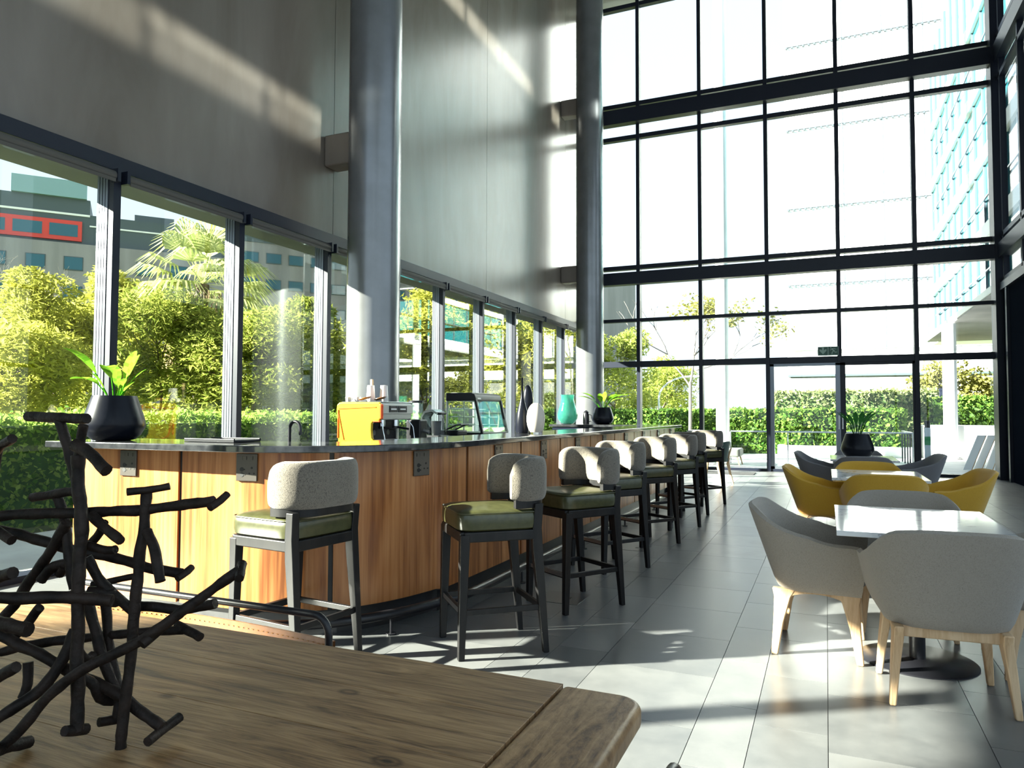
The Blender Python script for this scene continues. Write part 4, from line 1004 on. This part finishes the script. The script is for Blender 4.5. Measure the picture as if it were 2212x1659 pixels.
def outside():
    g=MB().box(-130,130,FY+.3,140,-.4,-.12).box(-130,WX-.3,-60,FY+.3,-.4,-.12); tag(g.build('lawn',M['grass'],fixn=False),kind='structure')
    tag(MB().box(WX-2.2,WX-.3,-8,FY+.3,-.12,-.02).box(WX-2.2,9,FY+.13,24.6,-.12,-.01).build('terrace',M['pave'],fixn=False),kind='structure')
    trees=[ # px, depth, height, crown, mat, seed, label
     (-40,13,3.0,2.1,'lf_acacia',1,'bright yellow-green feathery tree at the far left outside the windows'),
     (135,17,4.8,1.6,'lf_acacia',2,'yellow-green feathery tree with visible forking branches left of the planter'),
     (215,20,5.6,2.2,'lf_acacia',3,'tallest yellow feathery tree, its crown rising behind the first mullion'),
     (330,17,4.4,1.9,'lf_acacia2',4,'green-yellow feathery tree above the large planter'),
     (415,25,5.4,2.3,'lf_acacia',5,'yellow feathery tree below the palm crown'),
     (560,17,3.7,1.9,'lf_acacia2',6,'greener feathery tree behind the third window'),
     (650,22,5.0,2.0,'lf_acacia2',7,'feathery tree just left of the nearer column'),
     (745,18,3.9,1.5,'lf_acacia2',8,'dark green feathery tree partly behind the nearer column'),
     (905,22,4.9,2.1,'lf_acacia',9,'yellow feathery tree to the right of the nearer column'),
     (985,27,6.4,2.2,'lf_acacia',10,'yellow feathery tree behind the display case'),
     (1075,30,6.0,2.4,'lf_acacia2',11,'green feathery tree behind the black vases'),
     (1140,26,5.0,1.8,'lf_acacia',12,'yellow feathery tree seen above the white disc vase'),
     (1200,33,5.6,2.2,'lf_acacia2',13,'feathery tree seen in the last left window'),
     (1335,33,5.4,2.1,'lf_acacia2',14,'yellow-green round tree seen through the leftmost facade panes'),
     (1420,40,4.6,2.3,'lf_acacia2',15,'distant green tree behind the thin pale trunk')]
    for px,d,h,c,mat,sd,lb in trees:
        x,y=wp(px,d); tree(lb,x,y,h,c,mat,17000 if d<25 else 9000,sd,ln=.17 if d<20 else .24,wd=.04 if d<20 else .06,group='feathery trees outside the left windows',clr=.5 if d<20 else .6)
    tree('added unseen feathery tree outside the left windows behind the viewpoint, shading the wooden table',-12,-7.3,7.6,2.1,'lf_acacia2',12000,77,ln=.22,wd=.07,group='feathery trees outside the left windows',clr=.6)  # out of view, added to keep direct sun off the table
    # bare tree
    x,y=wp(40,30); rnd=random.Random(21); t=thing('bare_tree','leafless grey tree in front of the concrete building at the far left','tree',(x,y,-.1)); m=MB(); tips=[]
    grow(m,V(0,0,0),V(0,0,1),3.2,.12,6,rnd,tips,.5,.28,5); zs=max(p.z for p,l in tips); m.v=[(v[0]*.8,v[1]*.8,v[2]*8.6/zs) for v in m.v]; m.build('trunk',M['palebark'],t,fixn=False)
    # palm
    x,y=wp(432,19); t=thing('fan_palm','tall fan palm with pale green crown and a skirt of dry fronds','palm tree',(x,y,-.1)); zc=4.75
    m=MB().tube([(0,0,0),(.05,0,2),(0,0,zc)],[.25,.2,.18],12); m.build('trunk',M['bark'],t,fixn=False)
    def frond(m,a,el,L_,rnd,dead):
        d=V(cos(a)*cos(el),sin(a)*cos(el),sin(el)); p0=V(0,0,zc)+V(0,0,-.5 if dead else 0); e=p0+d*L_*.55; 
        if dead: e.z-=.3
        sd=V(-sin(a),cos(a),0); up=d.cross(sd)
        m.add([p0-sd*.02,p0+sd*.02,e+sd*.012,e-sd*.012],[(0,1,2,3)],tone=.6)
        for k in range(15):
            th=-1.25+2.5*k/14; b=(d*cos(th)+sd*sin(th)).normalized(); l=L_*.55*(1-.18*abs(th))
            q=e+b*l*.6; tip=e+b*l+V(0,0,-l*(.45 if not dead else 1.0))
            w=b.cross(up)*.035
            m.add([e-w*.3,e+w*.3,q+w,q-w],[(0,1,2,3)],tone=rnd.random()); m.add([q-w,q+w,tip],[(0,1,2)],tone=rnd.random())
    rnd=random.Random(9); m=MB()
    for i in range(46): frond(m,rnd.uniform(0,2*PI),rnd.uniform(-.5,1.45),rnd.uniform(1.5,2.1),rnd,False)
    m.build('crown',M['lf_palm'],t,fixn=False)
    m=MB()
    for i in range(46): frond(m,rnd.uniform(0,2*PI),rnd.uniform(-1.4,-.5),rnd.uniform(1.1,1.6),rnd,True)
    for i in range(900):
        a=rnd.uniform(0,2*PI); z=rnd.uniform(2.4,zc-.2); r=.3+.35*rnd.random(); p=V(r*cos(a),r*sin(a),z); m.add([p,p+V(.03,0,0),p+V(.05*rnd.gauss(0,1),.05*rnd.gauss(0,1),-.6)],[(0,1,2)],tone=rnd.random())
    m.build('dry_skirt',M['frond_dead'],t,fixn=False)
    # left hedge
    def hedge(name,label,x0,x1,y0,y1,z0,z1,n,mat,sd,lw=(.075,.045)):
        t=thing(name,label,'hedge',((x0+x1)/2,(y0+y1)/2,z0)); rnd=random.Random(sd); m=MB(); hx,hy=(x1-x0)/2,(y1-y0)/2; hz=z1-z0
        for _ in range(n):
            f=rnd.random(); ax=4*(hx+hy); 
            s=rnd.choices('TABCD',(hx*hy*4*1.5,hy*hz*2,hy*hz*2,hx*hz*2,hx*hz*2))[0]
            if s=='T': p=V(rnd.uniform(-hx,hx),rnd.uniform(-hy,hy),hz)
            elif s in 'AB': p=V(hx if s=='A' else -hx,rnd.uniform(-hy,hy),rnd.uniform(0,hz))
            else: p=V(rnd.uniform(-hx,hx),hy if s=='D' else -hy,rnd.uniform(0,hz))
            bb=noise.noise(V(p.x*1.7,p.y*1.7,p.z*2+sd))*.12
            p=p*(1+0)+V(rnd.gauss(0,.05)+ (bb if s in 'AB' else 0),rnd.gauss(0,.05)+(bb if s in 'CD' else 0),rnd.gauss(0,.035)+(bb if s=='T' else 0))
            if p.z<0: p.z=0.02
            a=V(rnd.gauss(0,1),rnd.gauss(0,1),rnd.gauss(0,1)).normalized(); b=a.cross(V(rnd.gauss(0,1),rnd.gauss(0,1),rnd.gauss(0,1))).normalized()
            l,w=lw[0]*(.6+.8*rnd.random()),lw[1]*(.6+.8*rnd.random())
            m.add([p-a*l*.5,p+b*w*.5,p+a*l*.5,p-b*w*.5],[(0,1,2,3)],tone=rnd.random())
        m.build('foliage',M[mat],t,fixn=False)
        MB().box(-hx+.08,hx-.08,-hy+.08,hy-.08,0,hz-.07).build('inner_twigs',new('hedge_core_'+str(sd),(.06,.12,.025),1),t)
    hedge('hedge','long clipped green hedge outside the left windows, in front of the yellow trees',-9.1,-8.2,-3,15.5,-.1,1.18,42000,'lf_hedge',31)
    hedge('hedge','clipped leafy hedge beyond the terrace, seen through the facade left of the doors',-9.5,-1.3,24.7,25.6,-.1,1.35,20000,'lf_hedge2',32,(.12,.08))
    hedge('hedge','bushy bright green hedge in the planter bed seen through the glass doors',-1.2,2.1,24.3,25.4,.25,1.35,11000,'lf_hedge2',33,(.13,.09))
    hedge('shrub_bed','pale tall shrubs rising behind the green hedge outside the doors',-1.6,3.2,26.2,27.2,-.1,2.0,9000,'lf_light',34,(.14,.09))
    hedge('shrub','leafy shrub in front of the dark fence outside at the right',3.0,5.6,26.0,26.8,-.1,1.75,5000,'lf_hedge2',35,(.13,.08))
    o=MB().box(-1.4,2.3,23.9,24.2,-.05,.30).box(2.05,2.3,24.2,25.6,-.05,.3).box(-1.4,-1.2,24.2,25.6,-.05,.3).build('planter_wall',M['white'],bevel=.01); tag(o,'low white planter wall holding the hedge outside the doors','planter wall')
    o=MB().box(2.6,4.6,24.0,25.7,-.05,.95).build('garden_wall',M['white'],bevel=.01); tag(o,'waist-high white rendered wall outside at the right of the terrace','wall')
    # thin pale tree
    t=thing('slender_tree','slender pale trunked tree with sparse amber leaves in front of the hedge','tree',(-3.76,22.0,-.02)); rnd=random.Random(44); m=MB(); tips=[]
    m.tube([(0,0,0),(.02,0,1.2),(.03,0,2.25)],[.06,.05,.045],8)
    grow(m,V(.03,0,2.2),V(.35,0,1),.85,.04,4,rnd,tips,.5,.1,5); grow(m,V(.03,0,2.1),V(-.5,.1,1),1.2,.032,3,rnd,tips,.42,.2,5); grow(m,V(.2,0,2.6),V(1.2,.1,.2),1.1,.028,3,rnd,tips,.5,.05,5)
    m.build('trunk',M['palebark'],t,fixn=False)
    m=MB(); leaves(m,[(p,.3) for p,l in tips if l<=1 and p.x>-.6],1500,.11,.07,rnd); m.build('foliage',M['lf_amber'],t,fixn=False)
    tree('umbrella shaped tree with amber leaves behind the fence at the right',3.5,29.5,3.6,2.5,'lf_amber',3600,51,ln=.13,wd=.09,name='umbrella_tree',trunk=.5,lev=4,spread=.9,r0=.14,clr=.35,lowfill=False)
    # outdoor columns
    for x,y,lb in ((-2.67,21.0,'tall round white outdoor column left of the glass doors'),(3.27,24.0,'round white outdoor column under the canopy at the right')):
        c=thing('outdoor_column',lb,'column',(x,y,-.02)); MB().cyl(0,0,0,19 if x<0 else 3.9,.18,n=32).build('shaft',M['white'],c); MB().cyl(0,0,0,.05,.24,n=32).build('base',M['concrete'],c)
    # handrail
    h=thing('terrace_balustrade','glass balustrade with thin steel handrail on the terrace outside the doors','railing',(0,19.6,-.01))
    MB().tube([(-2.3,0,.83),(1.88,0,.83)],.02,10).tube([(1.88,0,.83),(1.88,2.6,.83)],.02,10).build('handrail',M['steel'],h)
    for x in (-2.3,-.9,.5,1.88): MB().tube([(x,0,0),(x,0,.82)],.016,10).build('post',M['steel'],h)
    for y in (.6,1.2,1.9,2.6): MB().tube([(1.88,y,0),(1.88,y,.82)],.018,10).build('post',M['frame'],h)
    MB().box(-2.25,1.85,-.006,.006,.08,.76).build('glass_panel',M['clear'],h)
    # outdoor lounge
    l=thing('outdoor_sofa','low grey outdoor sofa on the terrace left of the doors','sofa',(-2.55,18.9,-.01))
    MB().box(-.6,.6,-.4,.4,.22,.42).build('seat_cushion',M['greyfab'],l,bevel=.04,seg=3); MB().box(-.7,-.35,-.4,.4,.42,.86).build('back_cushion',M['greyfab'],l,bevel=.05,seg=3)
    for x in (-.5,.52):
        for y in (-.34,.34): MB().bar((x,y,.23),(x+(.06 if x>0 else -.04),y,0),.05,.04,.03,.03).build('leg',M['oak'],l)
    # leaning boards
    for i,(x,dx,w,lb) in enumerate(((3.02,.30,.16,'white painted board leaning on the glass screen, leftmost of three'),(3.25,.30,.15,'white and brown board leaning on the glass screen, middle of three'),(3.50,.24,.14,'short white board leaning on the glass screen, rightmost of three'))):
        b=thing('leaning_board',lb,'board',(x-.15,19.4+.15*i,0),0,'boards leaning outside the doors')
        hgt=.80-.1*(i==2)
        MB().hexa([V(0,0,0),V(w,0,0),V(w,.05,0),V(0,.05,0)],[V(dx,0,hgt),V(dx+w,0,hgt),V(dx+w,.05,hgt),V(dx,.05,hgt)]).build('board',M['white'],b)
        MB().hexa([V(w,0.005,0),V(w+.02,0.005,0),V(w+.02,.045,0),V(w,.045,0)],[V(dx+w,.005,hgt),V(dx+w+.02,.005,hgt),V(dx+w+.02,.045,hgt),V(dx+w,.045,hgt)]).build('board_edge',M['oak'],b)
    s=thing('glass_screen','tall frameless glass wind screen on the terrace at the right','glass screen',(3.95,19.3,-.01))
    for i in range(4): MB().box(-.012+.0*i,.0,.75*i,.75*i+.73,.05,2.9).build('glass_panel',M['clear'],s)
    MB().box(-.04,.03,0,3.0,0,.06).build('rail',M['steel'],s); MB().box(-.03,.02,0,3.0,2.9,2.94).build('rail',M['steel'],s)
    # fence
    f=thing('spiked_fence','dark metal palisade fence with spikes behind the shrubs','fence',(1.0,28,-.1))
    MB().box(0,9,-.02,.02,1.70,1.74).box(0,9,-.02,.02,.3,.34).build('rail',M['frame'],f)
    m=MB()
    for i in range(75): m.box(.12*i,.12*i+.025,-.03,-.02,0,1.95)
    m.build('pales',M['frame'],f,fixn=False)
    for i in range(5): MB().box(.4+2.1*i,.5+2.1*i,-.05,.05,0,2.25).build('post',M['frame'],f)
    # street lamp arms
    for x,y,h_,lb,dx in ((-5.75,27,2.75,'pale curved street lamp seen through the facade beside the slender tree',1.2),(wp(640,24)[0],wp(640,24)[1],3.55,'pale curved street lamp left of the nearer column',-.9),(wp(712,26)[0],wp(712,26)[1],3.75,'pale curved lamp arm just left of the nearer column',1.0)):
        o=thing('street_lamp',lb,'street lamp',(x,y,-.1)); MB().tube([(0,0,0),(0,0,h_-.8)]+[(dx*(1-cos(PI/2*i/6)),0,h_-.8+.8*sin(PI/2*i/6)) for i in range(1,7)],.035,8).build('pole',M['white'],o); MB().box(min(dx,dx*1.3),max(dx,dx*1.3),-.08,.08,h_-.04,h_+.03).build('lamp_head',M['white'],o,bevel=.02)
    # concrete building
    Q=V(-62.18,54.73,0); u=V(.62,.785,0); n=V(.785,-.62,0)
    A=Matrix(((u.x,-n.x,0,Q.x),(u.y,-n.y,0,Q.y),(0,0,1,0),(0,0,0,1)))
    b=thing('office_building','long pale concrete office block with square blue windows beyond the trees','building')
    m=MB()
    m.box(-40,6,0,18,-1,17.9,A).box(6,60,0,18,-1,20,A); m.build('wall',M['concrete'],b)
    MB().box(-40,-8,1.0,16,17.9,22.6,A).box(-8,6,1.0,16,17.9,21.1,A).box(6,60,-.1,16,20,20.8,A).build('dark_top_storey',M['darkclad'],b)
    MB().box(-40,-8,.9,1,20.9,21.1,A).box(-8,6,.9,1,19.9,20.05,A).build('coping',M['white'],b)
    MB().box(-14.6,-8.3,.6,1.2,22.6,24.3,A).build('glass_screen',new('pale_blue_glazing',(.22,.36,.38),.4),b)
    MB().box(-4,-.2,3,6,21.1,22.2,A).build('roof_plant',M['darkclad'],b)
    def win(t0,t1,z0,z1,mat='bluewin'):
        o=MB().box(t0-.08,t1+.08,-.06,.02,z0-.1,z1+.08,A).build('window',M['darkclad'],b); MB().box(t0,t1,-.09,-.06,z0,z1,A).build('pane',M[mat],o)
    for k in range(16):
        for r in range(3): win(6.6+2.42*k,8.1+2.42*k,17.85-2.9*r,18.85-2.9*r)
    for k in range(9):
        for r in range(3): win(-22.6+3.15*k,-21.1+3.15*k,15.3-2.9*r,16.5-2.9*r)
    for k in range(4):
        t0=-20.4+3.0*k; o=MB().box(t0-.25,t0+2.75,.7,1.02,18.3,20.3,A).build('red_window_frame',M['redf'],b); MB().box(t0,t0+2.4,.66,.7,18.7,19.9,A).build('pane',M['bluewin'],o)
    # white building straight ahead and the glazed wing on the right
    b=thing('low_hall','long low pale building behind the fence, seen through the glass doors','building',(0,36,-.1))
    MB().box(-1.5,22,0,6,0,3.1).build('wall',M['concrete'],b); MB().box(-1.6,22,-.1,6,3.1,3.2).build('roof_edge',M['darkclad'],b)
    b=thing('tall_white_facade','tall white louvred facade filling the view beyond the upper panes','building',(0,44,-.1))
    MB().box(-2.0,26,0,8,5,30).build('wall',M['white'],b)
    MB().box(-2.0,26,.3,8,0,5).build('lower_wall',M['white'],b)
    for z in (8.6,13.0,17.6,22.5):
        m=MB().box(-1.9,25,-.05,0,z+.1,z+.14)
        for i in range(90): m.box(-1.9+.3*i,-1.80+.3*i,-.12,0,z,z+.09)
        m.build('louvre',bpy.data.materials.get('grey_bracket') or new('grey_bracket',(.05,.06,.07),.6),b,fixn=False)
    m=MB()
    for i in range(12): m.box(1.0+2.0*i,1.04+2.0*i,-.05,0,5,30)
    m.build('panel_joints',new('grey_joint',(.25,.3,.32),.6),b,fixn=False)
    b=thing('glazed_wing','cyan glass clad wing with white floor bands on the right beyond the facade','building',(0,0,0))
    MB().box(4.3,9,18.2,34,4.1,16).build('core',M['white'],b)
    MB().box(4.15,4.17,18.2,34,4.4,16).build('curtain_glass',M['wing'],b)
    m=MB()
    for z in (4.1,6.1,8.2,10.4,12.6): m.box(4.05,4.3,18.2,34,z,z+.4)
    m.build('floor_band',M['white'],b)
    m=MB()
    for i in range(13): m.box(4.10,4.16,18.2+1.3*i,18.24+1.3*i,4.4,16)
    for z,i in ((5.2,0),(7.2,0),(9.4,1),(11.6,1)): m.bar((4.08,18.3,z),(4.08,33,z+.02),.04)
    m.build('fins',M['mullion'],b)
    c=thing('terrace_canopy','sloping-edged canopy with grey soffit over the terrace at the right','canopy',(0,0,0))
    MB().box(3.35,9,17.4,30,3.95,4.1).build('roof_slab',M['white'],c); MB().box(3.37,9,17.4,30,3.90,3.95).build('soffit',M['concrete'],c)
outside()
